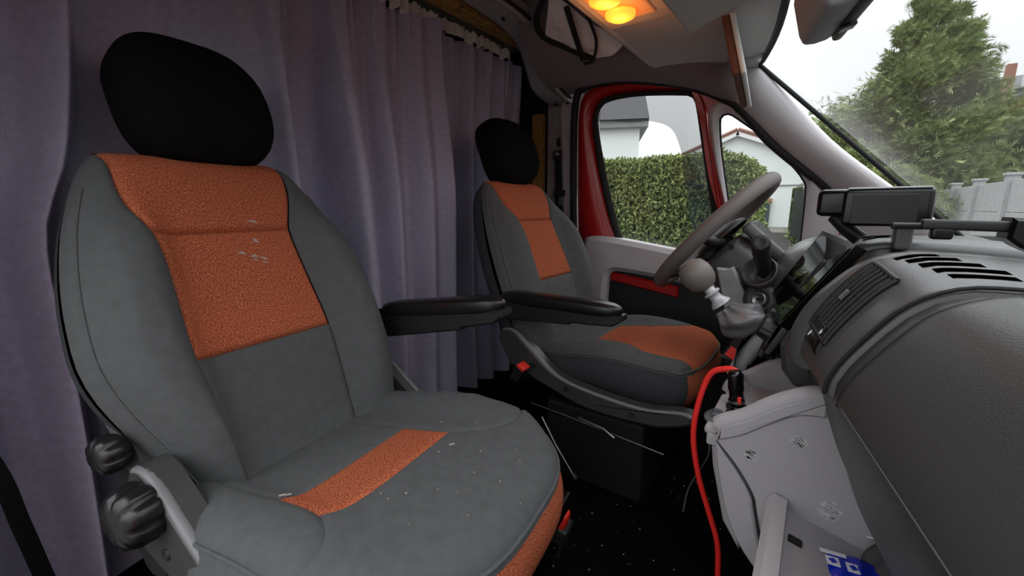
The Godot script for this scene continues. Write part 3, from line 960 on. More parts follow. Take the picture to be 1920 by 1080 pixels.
	add(d, "red_strip", mb().prism([Vector2(-.70, .535), Vector2(-.70, .498), Vector2(-.42, .455), Vector2(-.42, .50)], -1.74, -1.685, .006), "red_paint", "strip of bare red door metal")
	# outside mirror
	var mr := add(d, "door_mirror", mb().box(Vector3(-.035, .775, -1.93), Vector3(.09, .24, .20), .035, Basis(Vector3.UP, .25)), "black_plastic", "black door mirror housing outside")
	add(mr, "mirror_glass", mb().box(Vector3(-.082, .775, -1.945), Vector3(.006, .2, .16), .003, Basis(Vector3.UP, .25)), "mirror")

func overhead() -> void:
	var o := thing("overhead_console", "grey moulded overhead shelf above the windscreen's inner edge", "shelf")
	var b := mb()
	# underside, sagging a little at the rear lip
	b.surf(12, 30, func(u: float, v: float) -> Vector3:
		var z := lerpf(-1.60, .08, v)
		var rear := -.498 + .09 * ss(-1.5, -1.62, z)
		return Vector3(lerpf(rear, -.212 + screen_bow(z) * .9, u), 1.250 - .012 * sin(u * PI) + .035 * ss(-1.54, -1.60, z), z))
	add(o, "underside", b, "headliner")
	var lip := []
	for i in 28:
		var z := lerpf(-1.585, .08, i / 27.0)
		lip.append(Vector3(-.50 + .085 * ss(-1.5, -1.60, z), 1.262 + .03 * ss(-1.5, -1.6, z), z))
	add(o, "rear_lip", mb().tube(lip, .013, 10, false, Vector2(1, 1.3)), "trim_grey", "paler rolled rear lip")
	add(o, "front_wall", mb().surf(4, 20, func(u: float, v: float) -> Vector3:
		var z := lerpf(-1.6, .08, v)
		return Vector3(-.5 + .09 * ss(-1.5, -1.62, z) + .3 * u * u, lerpf(1.268, 1.50, u), z)), "headliner")
	add(o, "lamp_step", mb().box(Vector3(-.36, 1.244, -.98), Vector3(.24, .022, .22), .006), "headliner", "step that carries the reading lamp")
	for q in [Vector3(-.285, 1.243, -1.54), Vector3(-.27, 1.243, -1.46), Vector3(-.26, 1.242, -1.40)]:
		add(o, "clip_hole", mb().box(q, Vector3(.014, .004, .045), .002, Basis(Vector3.UP, .5)), "black_rubber")
	# lamp
	var l := thing("reading_lamp", "lit twin reading lamp glowing orange on the overhead shelf", "lamp")
	add(l, "housing", mb().box(Vector3(-.405, 1.236, -.945), Vector3(.115, .014, .20), .008), "lamp_housing")
	for z in [-.995, -.91]:
		add(l, "lens", mb().lathe([Vector2(0, .012), Vector2(.02, .010), Vector2(.032, .004), Vector2(.034, -.004)], Vector3(-.415, 1.222, z), Vector3.DOWN, 24), "lamp_lens", "glowing oval lens")
		var om := OmniLight3D.new()
		om.name = "lamp_light"
		om.position = Vector3(-.415, 1.19, z)
		om.light_color = Color(1, .62, .3)
		om.light_energy = .005
		om.light_size = .03
		om.omni_range = 6
		om.omni_attenuation = 2
		om.shadow_enabled = true
		l.add_child(om)
	# visors
	var v := thing("sun_visor", "sun visor hanging nearly edge-on, brown with a white edge", "sun visor")
	# hangs in a plane that passes close to the passenger's eye
	var nx := Vector3(-.963, -.254, .088).normalized()
	var az := Vector3(0, 0, 1).slide(nx).normalized()
	var vb := Basis(nx, az.cross(nx).normalized() * -1.0, az)
	var vc := Vector3(-.232, 1.175, -1.36)
	add(v, "panel", mb().box(vc, Vector3(.018, .15, .36), .007, vb), "brown_visor", "brown cloth side")
	add(v, "edge_binding", mb().box(vc - nx * .014, Vector3(.012, .158, .368), .0055, vb), "white_edge", "white outer shell")
	v = thing("sun_visor", "cream sun visor folded up in front of the reading lamp", "sun visor")
	b = mb()
	b.box(Vector3(-.235, 1.215, -.89), Vector3(.13, .016, .42), .007, Basis(Vector3(0, 0, 1), .35))
	add(v, "panel", b, "cream_visor")
	add(v, "hinge_arm", mb().tube([Vector3(-.275, 1.24, -1.10), Vector3(-.275, 1.215, -1.12), Vector3(-.275, 1.21, -.98)], .006, 8), "cream_visor")
	# bag tucked behind the shelf
	var g := thing("bag", "white fabric bag with black piping and straps tucked above the driver's door", "bag")
	add(g, "sheet", mb().surf(24, 18, func(u: float, w: float) -> Vector3:
		var a := Vector3(-.835, 1.375, -1.36).lerp(Vector3(-.675, 1.29, -1.42), u)
		var c := Vector3(-.76, 1.45, -1.26).lerp(Vector3(-.56, 1.305, -1.39), u)
		return a.lerp(c, w) + Vector3(0, -.014 * sin(w * PI) + .008 * sin(u * 9.0) * sin(w * 7.0), 0)), "bag_white")
	add(g, "body", mb().surf(20, 14, func(u: float, w: float) -> Vector3:
		var a := Vector3(-.835, 1.38, -1.36).lerp(Vector3(-.675, 1.295, -1.42), u)
		var c := Vector3(-.76, 1.455, -1.26).lerp(Vector3(-.56, 1.31, -1.39), u)
		return a.lerp(c, w) + Vector3(-.03, .05, -.03) * sin(w * PI) * sin(u * PI)), "bag_white")
	var edge := [Vector3(-.775, 1.452, -1.26), Vector3(-.84, 1.41, -1.31), Vector3(-.838, 1.373, -1.36), Vector3(-.76, 1.331, -1.39), Vector3(-.675, 1.287, -1.42)]
	add(g, "piping", mb().tube(spline(edge, 5), .010, 8), "webbing", "black piping")
	add(g, "strap", mb().tube([Vector3(-.70, 1.40, -1.26), Vector3(-.70, 1.34, -1.32), Vector3(-.70, 1.28, -1.385)], .010, 6, false, Vector2(1, .4)), "webbing", "black strap")
	add(g, "strap", mb().tube(spline([Vector3(-.645, 1.375, -1.29), Vector3(-.64, 1.32, -1.35), Vector3(-.665, 1.275, -1.385), Vector3(-.70, 1.272, -1.39)], 5), .005, 6), "webbing", "thin black strap")

func curtains() -> void:
	var pts := [Vector2(-1.76, -.03), Vector2(-1.70, .0), Vector2(-1.66, -.02), Vector2(-1.6, .0), Vector2(-1.54, -.03), Vector2(-1.48, .0), Vector2(-1.42, -.03), Vector2(-1.36, .004), Vector2(-1.32, -.04), Vector2(-1.24, -.025), Vector2(-1.175, -.03), Vector2(-1.150, .05), Vector2(-1.10, .03), Vector2(-1.045, .04), Vector2(-1.01, .0), Vector2(-.96, .012), Vector2(-.915, .035), Vector2(-.88, -.01), Vector2(-.83, .03), Vector2(-.768, .05), Vector2(-.742, -.03), Vector2(-.69, -.035), Vector2(-.64, -.01), Vector2(-.605, .045), Vector2(-.56, .025), Vector2(-.45, -.01), Vector2(-.35, -.03), Vector2(-.25, -.01), Vector2(-.12, .01)]
	var c := thing("curtain", "dark lilac pleated curtain drawn across behind both seats", "curtain")
	add(c, "cloth", mb().surf(300, 24, func(u: float, v: float) -> Vector3:
		var z := lerpf(-1.745, -.12, u)
		var y := lerpf(.01, 1.425, v)
		var sway := .012 * sin(y * 3.0 + z * 7.0)
		var amp := lerpf(2.0, .8, ss(.55, 1.0, v))
		var gather := .012 * sin(z * 120.0 + 2.0 * sin(z * 31.0)) * ss(.8, 1.0, v)
		return Vector3(-1.175 + amp * curve(pts, z + sway) + gather, y + .006 * sin(z * 60.0) * v, z)), "curtain")
	add(c, "heading_tape", mb().surf(300, 4, func(u: float, v: float) -> Vector3:
		var z := lerpf(-1.60, -.12, u)
		return Vector3(-1.150 + .014 * sin(z * 120.0 + 2.0 * sin(z * 31.0)) * (1.0 - .5 * v), lerpf(1.412, 1.452, v) + .005 * sin(z * 190.0 + 3.0 * sin(z * 23.0)), z)), "white_tape", "frayed white heading tape")
	add(c, "loose_thread", mb().tube(spline([Vector3(-1.10, 1.42, -.853), Vector3(-1.098, 1.36, -.862), Vector3(-1.10, 1.30, -.856), Vector3(-1.098, 1.235, -.866)], 5), .0009, 5), "white_tape", "loose white thread")
	c = thing("curtain", "near curtain panel billowing in front of the main curtain beside the passenger seat", "curtain")
	add(c, "cloth", mb().surf(60, 30, func(u: float, v: float) -> Vector3:
		var y := lerpf(.01, 1.44, v)
		var z0 := curve([Vector2(0, -.13), Vector2(.45, -.142), Vector2(.75, -.142), Vector2(.9, -.19), Vector2(1.145, -.226), Vector2(1.45, -.235)], y)
		var z := lerpf(z0, .12, u)
		var x := -1.06 - .10 * ss(0, .25, u) * (1.0 - u * .4) + .05 * ss(.35, .55, u) * (1.0 - ss(.6, .95, u))
		if u < .04: x -= .05 * (1.0 - u / .04)
		return Vector3(x + .01 * sin(y * 4.0 + u * 5.0), y, z)), "curtain")

# ---------- dashboard ----------
var dash_a := []
var dash_b := []
func dash_setup() -> void:
	dash_a = resample(spline([Vector2(.16, .32), Vector2(.118, .397), Vector2(.092, .439), Vector2(.07, .477), Vector2(.05, .53), Vector2(.037, .575), Vector2(.033, .60), Vector2(.040, .625), Vector2(.056, .654), Vector2(.077, .686), Vector2(.092, .702), Vector2(.111, .713), Vector2(.135, .718), Vector2(.20, .716), Vector2(.35, .702), Vector2(.62, .672), Vector2(.80, .64)], 8), 121)
	dash_b = resample(spline([Vector2(.22, .32), Vector2(.18, .42), Vector2(.12, .53), Vector2(.06, .60), Vector2(.02, .645), Vector2(.015, .68), Vector2(.03, .705), Vector2(.06, .722), Vector2(.10, .730), Vector2(.16, .733), Vector2(.26, .728), Vector2(.40, .706), Vector2(.62, .675), Vector2(.80, .64)], 8), 121)

func at_s(l: Array, s: float) -> Vector2:
	var f := clampf(s, 0, 1) * (l.size() - 1)
	var i := mini(int(f), l.size() - 2)
	return l[i].lerp(l[i + 1], f - i)

func dash_pt(s: float, z: float, off := 0.0) -> Vector3:
	var k := ss(-.98, -1.12, z)
	var p := at_s(dash_a, s).lerp(at_s(dash_b, s), k)
	var q := at_s(dash_a, s + .004).lerp(at_s(dash_b, s + .004), k)
	var d := (q - p).normalized()
	var n := Vector2(-d.y, d.x)
	var dz := absf(z + .86)
	var sh := .2 * (dz - .295)
	if dz < .11: sh = .2 * (.11 - .295)
	var wgt := 1.0 - ss(.14, .5, p.x)
	var rise := .018 * (1.0 - ss(.15, .30, dz)) * ss(.58, .66, p.y)
	p += n * off
	return Vector3(p.x + sh * wgt, p.y + rise, z)

func s_y(y: float) -> float:
	# arc position on the rear face at a given height
	for i in dash_a.size() - 1:
		if dash_a[i + 1].y >= y:
			return (i + (y - dash_a[i].y) / maxf(1e-5, dash_a[i + 1].y - dash_a[i].y)) / (dash_a.size() - 1)
	return .5

func s_x(x: float) -> float:
	for i in range(dash_a.size() / 3, dash_a.size() - 1):
		if dash_a[i + 1].x >= x and dash_a[i].y > .65:
			return (i + (x - dash_a[i].x) / maxf(1e-5, dash_a[i + 1].x - dash_a[i].x)) / (dash_a.size() - 1)
	return 1.0

# raised moulding over s0..s1 and z0..z1, rolled down at its edges
func moulding(s0: float, s1: float, z0: float, z1: float, h: float, roll := .007, nu := 40, nv := 14, low := -.004, h2 := -1.0) -> MB:
	return mb().surf(nu, nv, func(u: float, v: float) -> Vector3:
		var uu := u - .85 * sin(TAU * u) / TAU
		var vv := v - .85 * sin(TAU * v) / TAU
		var s := lerpf(s0, s1, uu)
		var z := lerpf(z0, z1, vv)
		var e := minf(minf(absf(z - z0), absf(z1 - z)), minf(absf(s - s0), absf(s1 - s)) * 1.25)
		var q := clampf(1.0 - e / roll, 0, 1)
		var hh := h if h2 < 0.0 else lerpf(h, h2, ss(.06, .26, uu))
		return dash_pt(s, z, lerpf(hh, low, 1.0 - sqrt(maxf(0.0, 1.0 - q * q)))))

func dashboard() -> void:
	dash_setup()
	var d := thing("dashboard", "dark grey moulded dashboard sweeping under the windscreen", "dashboard")
	add(d, "body", mb().surf(120, 90, func(u: float, v: float) -> Vector3:
		var z := lerpf(.08, -1.70, v)
		var rec := -.004
		if absf(z + .86) < .095 and u < .75: rec = -.03
		return dash_pt(u, z, rec)), "dash_dark")
	add(d, "end_cap", mb().surf(60, 4, func(u: float, v: float) -> Vector3:
		var p := dash_pt(u, .08)
		return Vector3(lerpf(p.x, .6, v), lerpf(p.y, minf(.5, p.y), v), .08)), "dash_dark")
	# passenger side: lower face, lid and fascia
	add(d, "fascia", moulding(s_y(.345), s_x(.60), .07, -.5645, .004, .008, 70, 16), "dash_dark", "dark fascia in front of the passenger seat")
	add(d, "storage_lid", moulding(s_y(.60), s_x(.134), .05, -.522, .0105, .006, 60, 20, .002), "dash_dark", "large curved storage lid with a thin seam around it")
	var cr := []
	for i in 30:
		cr.append(dash_pt(s_y(.604), lerpf(-.50, -.02, i / 29.0), .0105))
	add(d, "lid_edge", mb().tube(cr, .0009, 6), "dash_grey", "thin pale edge along the lid's foot")
	for e in [[-.567, .0095, s_y(.595), s_x(.60)], [-.5225, .0075, s_y(.60), s_x(.134)]]:
		var sp := []
		for i in 60: sp.append(dash_pt(lerpf(e[2], e[3], i / 59.0), e[0], e[1]))
		if e[0] > -.55:
			for i in 20: sp.append(dash_pt(e[3] + .002, lerpf(-.52, .04, i / 19.0), e[1]))
		add(d, "seam", mb().tube(sp, .0022, 6), "black_rubber", "black seam")
	add(d, "grab_recess", moulding(s_x(.145), s_x(.175), -.30, -.50, .006, .004, 12, 12), "black_plastic", "dark recess above the lid")
	# the two vent pods either side of the middle, mirrored about its centre
	for k in [1.0, -1.0]:
		var zz := func(z: float) -> float: return z if k > 0 else -1.72 - z
		var pod := add(d, "vent_pod", moulding(s_y(.59), s_x(.62), zz.call(-.567), zz.call(-.742), .009, .008, 70, 18), "dash_grey", "dark grey pod with air vents")
		var rim := moulding(s_y(.575), s_x(.62), zz.call(-.704), zz.call(-.752), .021, .018, 70, 14, -.004, .010)
		add(pod, "rim_band", rim, "dash_grey", "rounded band along the pod's edge")
		# face vent: dark well, frame and slats along the curve
		var va := s_y(.628)
		var vb := s_x(.094)
		add(pod, "vent_well", moulding(va, vb, zz.call(-.628), zz.call(-.698), .0098, .002, 30, 6, .009), "void_black", "dark well behind the vent slats")
		for i in 6:
			var z: float = zz.call(-.634 - .0115 * i)
			var p := []
			for j in 16:
				p.append(dash_pt(lerpf(va, vb, j / 15.0), z, .0115))
			add(pod, "slat", mb().tube(p, .0026, 6, false, Vector2(.8, 1.3)), "black_plastic")
		for e in [[va, va], [vb, vb]]:
			var p := []
			for j in 6: p.append(dash_pt(e[0], zz.call(lerpf(-.626, -.70, j / 5.0)), .0115))
			add(pod, "vent_frame", mb().tube(p, .0036, 6), "black_plastic")
		for z in [-.626, -.700]:
			var p := []
			for j in 16: p.append(dash_pt(lerpf(va, vb, j / 15.0), zz.call(z), .0115))
			add(pod, "vent_frame", mb().tube(p, .0036, 6), "black_plastic")
		var tab := mb()
		for j in 4:
			var c := dash_pt(lerpf(va, vb, .48 + .035 * j), zz.call(-.664), .016)
			tab.box(c, Vector3(.004, .0045, .014), .0012, Basis(Vector3(0, 0, 1), .6))
		add(pod, "slider_tab", tab, "dash_grey", "ribbed slider in the middle of the slats")
		# switch below the vent
		var sw := add(pod, "switch", moulding(s_y(.612), s_y(.640), zz.call(-.636), zz.call(-.694), .013, .003, 10, 10, .006), "gloss_black", "black rocker switch with white symbols")
		for z in [-.648, -.678]:
			add(sw, "symbol", mb().lathe([Vector2(0, .0012), Vector2(.004, .0012), Vector2(.0045, 0)], dash_pt(s_y(.632 if z > -.66 else .622), zz.call(z), .013), Vector3(-.85, .5, 0), 10), "white_print")
		# slots in the top
		for i in 5:
			var z: float = zz.call(-.612 - .021 * i)
			var x0 := .124 - .004 * i
			var x1 := x0 + .052 - .006 * absf(i - 1.0)
			add(pod, "air_slot", moulding(s_x(x0), s_x(x1), z + .0068, z - .0068, .0096, .001, 12, 4, .009), "void_black", "dark slot in the pod's top")
	# middle: screen, controls
	var sc := thing("screen", "large tilted glossy touch screen standing in the middle of the dashboard", "screen")
	var nt := Vector3(.044, .748, -.775)
	var nb := Vector3(-.036, .617, -.775)
	var ft := Vector3(.004, .760, -.93)
	var fb := Vector3(-.062, .640, -.93)
	var nn := (nb - nt).cross(ft - nt).normalized()
	if nn.x > 0: nn = -nn
	var b := mb()
	b.quad(nt, nb, fb, ft)
	var bk := -nn * .016
	b.quad(nt + bk, nb + bk, fb + bk, ft + bk)
	b.quad(nt, nb, nb + bk, nt + bk); b.quad(ft, fb, fb + bk, ft + bk)
	b.quad(nt, ft, ft + bk, nt + bk); b.quad(nb, fb, fb + bk, nb + bk)
	add(sc, "case", b, "gloss_black", "thin black case")
	b = mb()
	var ins := func(a: float, c: float) -> Vector3:
		return nt.lerp(nb, c).lerp(ft.lerp(fb, c), a) + nn * .0012
	b.quad(ins.call(.04, .05), ins.call(.04, .95), ins.call(.96, .95), ins.call(.96, .05))
	add(sc, "glass", b, "screen_glass", "mirror-like dark glass")
	add(sc, "mount", mb().box(Vector3(.015, .68, -.865), Vector3(.05, .07, .10), .008, Basis(Vector3(0, 0, 1), -.5)), "black_plastic")
	var ctl := add(d, "control_panel", mb().box(Vector3(-.034, .582, -.885), Vector3(.026, .085, .125), .01, Basis(Vector3(0, 0, 1), -.42)), "gloss_black", "black heating control panel")
	for z in [-.84, -.885, -.93]:
		add(ctl, "control_knob", mb().lathe([Vector2(0, .022), Vector2(.014, .022), Vector2(.018, .018), Vector2(.0205, 0)], Vector3(-.047, .588, z), Vector3(-.9, .42, 0), 40, .1, 10), "black_plastic", "ribbed black rotary knob")
	for i in 6:
		add(ctl, "button", mb().box(Vector3(-.060, .550, -.835 - .0195 * i), Vector3(.01, .014, .019), .003, Basis(Vector3(0, 0, 1), -.42)), "black_plastic")
	add(d, "stack_body", mb().prism([Vector2(-.018, .62), Vector2(-.032, .585), Vector2(-.026, .545), Vector2(-.008, .522), Vector2(.05, .51), Vector2(.06, .62)], -.955, -.772, .008), "dash_dark", "dark lower body of the middle stack")
	# grey frames down both sides of the controls
	for k in [1]:
		var z: float = -.968
		var p := spline([Vector3(-.02, .60, z), Vector3(-.045, .575, z), Vector3(-.073, .535, z - .01 * k), Vector3(-.10, .485, z - .03 * k), Vector3(-.118, .44, z - .04 * k)], 5)
		add(d, "stack_frame", mb().tube(p, .022 if k == 1 else .012, 12, false, Vector2(1, .8)), "silver_plastic", "pale grey frame beside the heating controls")
	add(d, "decal", mb().box(Vector3(-.122, .49, -1.035), Vector3(.035, .06, .004), .001, Basis(Vector3(0, 0, 1), -.5)), "gloss_black", "small dark plate with a red patch")
	add(d.get_node("decal"), "red_patch", mb().box(Vector3(-.128, .478, -1.032), Vector3(.026, .026, .004), .001, Basis(Vector3(0, 0, 1), -.5)), "orange_red")
	# lower middle: gear lever pedestal and knee panel
	add(d, "lever_pedestal", mb().surf(16, 12, func(u: float, v: float) -> Vector3:
		var p := at_s(resample(spline([Vector2(-.02, .60), Vector2(-.05, .585), Vector2(-.085, .555), Vector2(-.11, .525), Vector2(-.115, .46), Vector2(-.09, .36), Vector2(-.02, .25)], 4), 40), u)
		return Vector3(p.x, p.y, lerpf(-.95, -1.12, v))), "dash_dark", "dark pedestal carrying the gear lever")
	add(d, "pedestal_side", mb().prism([Vector2(-.02, .60), Vector2(-.05, .585), Vector2(-.085, .555), Vector2(-.11, .525), Vector2(-.115, .46), Vector2(-.09, .36), Vector2(-.02, .25), Vector2(.1, .25), Vector2(.1, .55)], -1.10, -1.125, .004), "dash_dark")
	add(d, "knee_panel", mb().prism([Vector2(-.195, .655), Vector2(-.172, .654), Vector2(-.160, .660), Vector2(-.128, .60), Vector2(-.10, .54), Vector2(-.165, .54)], -1.15, -1.125, .003), "hoop_paint", "grey knee panel beside the steering column")
	# binnacle hood behind the steering wheel
	add(d, "binnacle", mb().surf(24, 30, func(u: float, v: float) -> Vector3:
		var a := lerpf(-.25, PI * .62, u)
		var z := lerpf(-1.04, -1.50, v)
		var q := sqrt(maxf(0.0, 1.0 - pow(absf((z + 1.27) / .235), 3.0)))
		return Vector3(.035 - .125 * cos(a) * q * (1.0 if cos(a) > 0 else 1.6), .63 + .105 * sin(a) * q, z)), "dash_grey", "rounded hood over the instruments")
	add(d, "demist_slot", moulding(s_x(.40), s_x(.44), -.15, -1.55, .001, .003, 6, 40), "black_rubber", "long dark slot along the foot of the windscreen")

func console() -> void:
	var c := thing("centre_console", "light grey console tray below the dashboard, scuffed along its side", "console")
	var left := spline([Vector2(-.092, .478), Vector2(-.093, .442), Vector2(-.088, .408), Vector2(-.071, .342), Vector2(-.049, .297), Vector2(-.014, .255), Vector2(.04, .20), Vector2(.12, .15)], 4)
	var lip := spline([Vector2(-.092, .478), Vector2(-.083, .486), Vector2(-.057, .502), Vector2(-.027, .528), Vector2(.001, .547), Vector2(.022, .556), Vector2(.036, .553)], 4)
	var slit := spline([Vector2(-.094, .455), Vector2(-.066, .426), Vector2(-.048, .402), Vector2(-.036, .381), Vector2(-.031, .36), Vector2(-.019, .313), Vector2(-.004, .267), Vector2(.03, .21)], 4)
	# side face towards the passenger, with the tray wall on top
	var rl := lip.duplicate()
	rl.reverse()
	var face := [Vector2(.12, .15), Vector2(.30, .15), Vector2(.30, .42), Vector2(.055, .50)] + rl
	var poly := slit.duplicate()
	poly.append(Vector2(.10, .15))
	add(c, "side_face", mb().prism(poly + [Vector2(.30, .15), Vector2(.30, .42), Vector2(.055, .50)] + rl, -.70, -.66, .002), "console_grey", "grey side face with pale scuffs")
	var ll := left.duplicate()
	var sr := slit.duplicate()
	for i in sr.size():
		sr[i] = sr[i] + Vector2(-.0045, -.002)
	sr = sr.slice(3, 25)
	sr.reverse()
	add(c, "side_cover", mb().prism(ll.slice(3, 21) + sr, -.72, -.658, .003), "console_grey", "separate grey cover left of the dark gap")
	add(c, "core", mb().prism(left + [Vector2(.30, .15), Vector2(.30, .40), Vector2(.06, .44), Vector2(-.085, .44)], -1.02, -.69), "dash_dark")
	# shaped lip with a seam under it
	var seam := spline([Vector2(-.094, .452), Vector2(-.061, .470), Vector2(-.030, .496), Vector2(.004, .521), Vector2(.036, .527)], 4)
	add(c, "tray_wall", mb().prism(lip + [seam[-1]] + range(seam.size() - 2, -1, -1).map(func(i): return seam[i]), -.685, -.6565, .005), "console_grey", "rolled near wall of the tray")
	var lp := []
	for q in lip: lp.append(Vector3(q.x, q.y - .004, -.672))
	add(c, "tray_lip", mb().tube(lp, .0145, 12), "console_grey")
	var rim := spline([Vector2(-.12, .435), Vector2(-.112, .455), Vector2(-.075, .485), Vector2(-.046, .507), Vector2(-.014, .520), Vector2(.013, .521), Vector2(.03, .51)], 5)
	var rm := []
	for q in rim: rm.append(Vector3(q.x, q.y - .004, -.925))
	add(c, "far_lip", mb().tube(rm, .010, 10), "console_grey")
	add(c, "far_wall", mb().prism([Vector2(-.12, .40)] + rim + [Vector2(.03, .40)], -.94, -.915), "console_grey", "far wall of the tray")
	add(c, "tray_floor", mb().box(Vector3(-.035, .445, -.80), Vector3(.15, .02, .25), .004), "console_grey")
	var ew := []
	for q in [[.030, .512, -.925], [.034, .528, -.85], [.038, .542, -.75], [.040, .546, -.672]]: ew.append(Vector3(q[0], q[1], q[2]))
	add(c, "front_lip", mb().tube(ew, .012, 10), "console_grey")
	add(c, "front_wall", mb().surf(6, 4, func(u: float, v: float) -> Vector3:
		var e: Vector3 = ew[0].lerp(ew[3], u)
		return Vector3(e.x - .012 * v, lerpf(e.y, .44, v), e.z)), "console_grey")
	add(c, "rear_wall", mb().prism([Vector2(-.103, .44), Vector2(-.098, .40), Vector2(-.076, .31), Vector2(-.05, .27), Vector2(-.05, .43), Vector2(-.085, .462), Vector2(-.101, .462)], -1.0, -.68, .004), "console_grey")
	# sockets
	add(c, "socket_plate", mb().box(Vector3(-.088, .456, -.755), Vector3(.055, .014, .15), .006), "console_grey")
	for z in [-.775, -.705]:
		var so := add(c, "power_socket", mb().lathe([Vector2(.0, -.02), Vector2(.0115, -.02), Vector2(.0118, .002), Vector2(.014, .004), Vector2(.0165, .002), Vector2(.0165, -.004)], Vector3(-.083, .466, z), Vector3.UP, 24), "silver_plastic" if z > -.75 else "gloss_black", "pale-rimmed open power socket" if z > -.75 else "black power socket ring")
		add(so, "well", mb().lathe([Vector2(.0, -.001), Vector2(.0112, -.001)], Vector3(-.083, .466, z), Vector3.UP, 20), "black_rubber")
	# parcel shelf under the dashboard, its edge running towards the passenger door
	var bar := mb()
	bar.prism([Vector2(-.022, .345), Vector2(-.020, .392), Vector2(-.012, .403), Vector2(.004, .398), Vector2(.005, .36), Vector2(.0, .345)], -.655, .04, .0)
	add(c, "shelf_edge", bar, "trim_grey", "raised grey edge of the parcel shelf")
	var fl := mb()
	fl.quad(Vector3(.0, .382, -.66), Vector3(.0, .382, .04), Vector3(.24, .325, .04), Vector3(.24, .325, -.66))
	fl.quad(Vector3(.0, .37, -.66), Vector3(.0, .37, .04), Vector3(.24, .313, .04), Vector3(.24, .313, -.66))
	fl.quad(Vector3(.0, .37, .04), Vector3(.0, .382, .04), Vector3(.24, .325, .04), Vector3(.24, .313, .04))
	add(c, "shelf_floor", fl, "console_grey")
	add(c, "shelf_slot", mb().box(Vector3(.017, .3795, -.60), Vector3(.016, .004, .012), .001, Basis(Vector3(0, 0, 1), -.23)), "black_rubber")
	# scuffs
	rng.seed = 31
	for q in [[.052, .400, .014, .030], [.008, .486, .009, .017], [-.046, .447, .008, .016]]:
		var b := mb()
		for i in 90:
			var a := rng.randf() * TAU
			var rr := sqrt(rng.randf())
			var p := Vector3(q[0] + cos(a) * rr * q[2] * .8 + sin(a) * rr * q[3] * .15, q[1] + sin(a) * rr * q[3] * .45 - cos(a) * rr * q[2] * .3, -.6596)
			var l := rng.randf_range(.0015, .0045)
			var dd := Vector3(l, -l * rng.randf_range(.2, .6), 0)
			var w := Vector3(.0, rng.randf_range(.0003, .0008), 0)
			b.quad(p - dd, p + w, p + dd, p - w)
		var o := add(c, "scuff", b, "scuff", "pale scuff")
		o.set_meta("kind", "stuff")

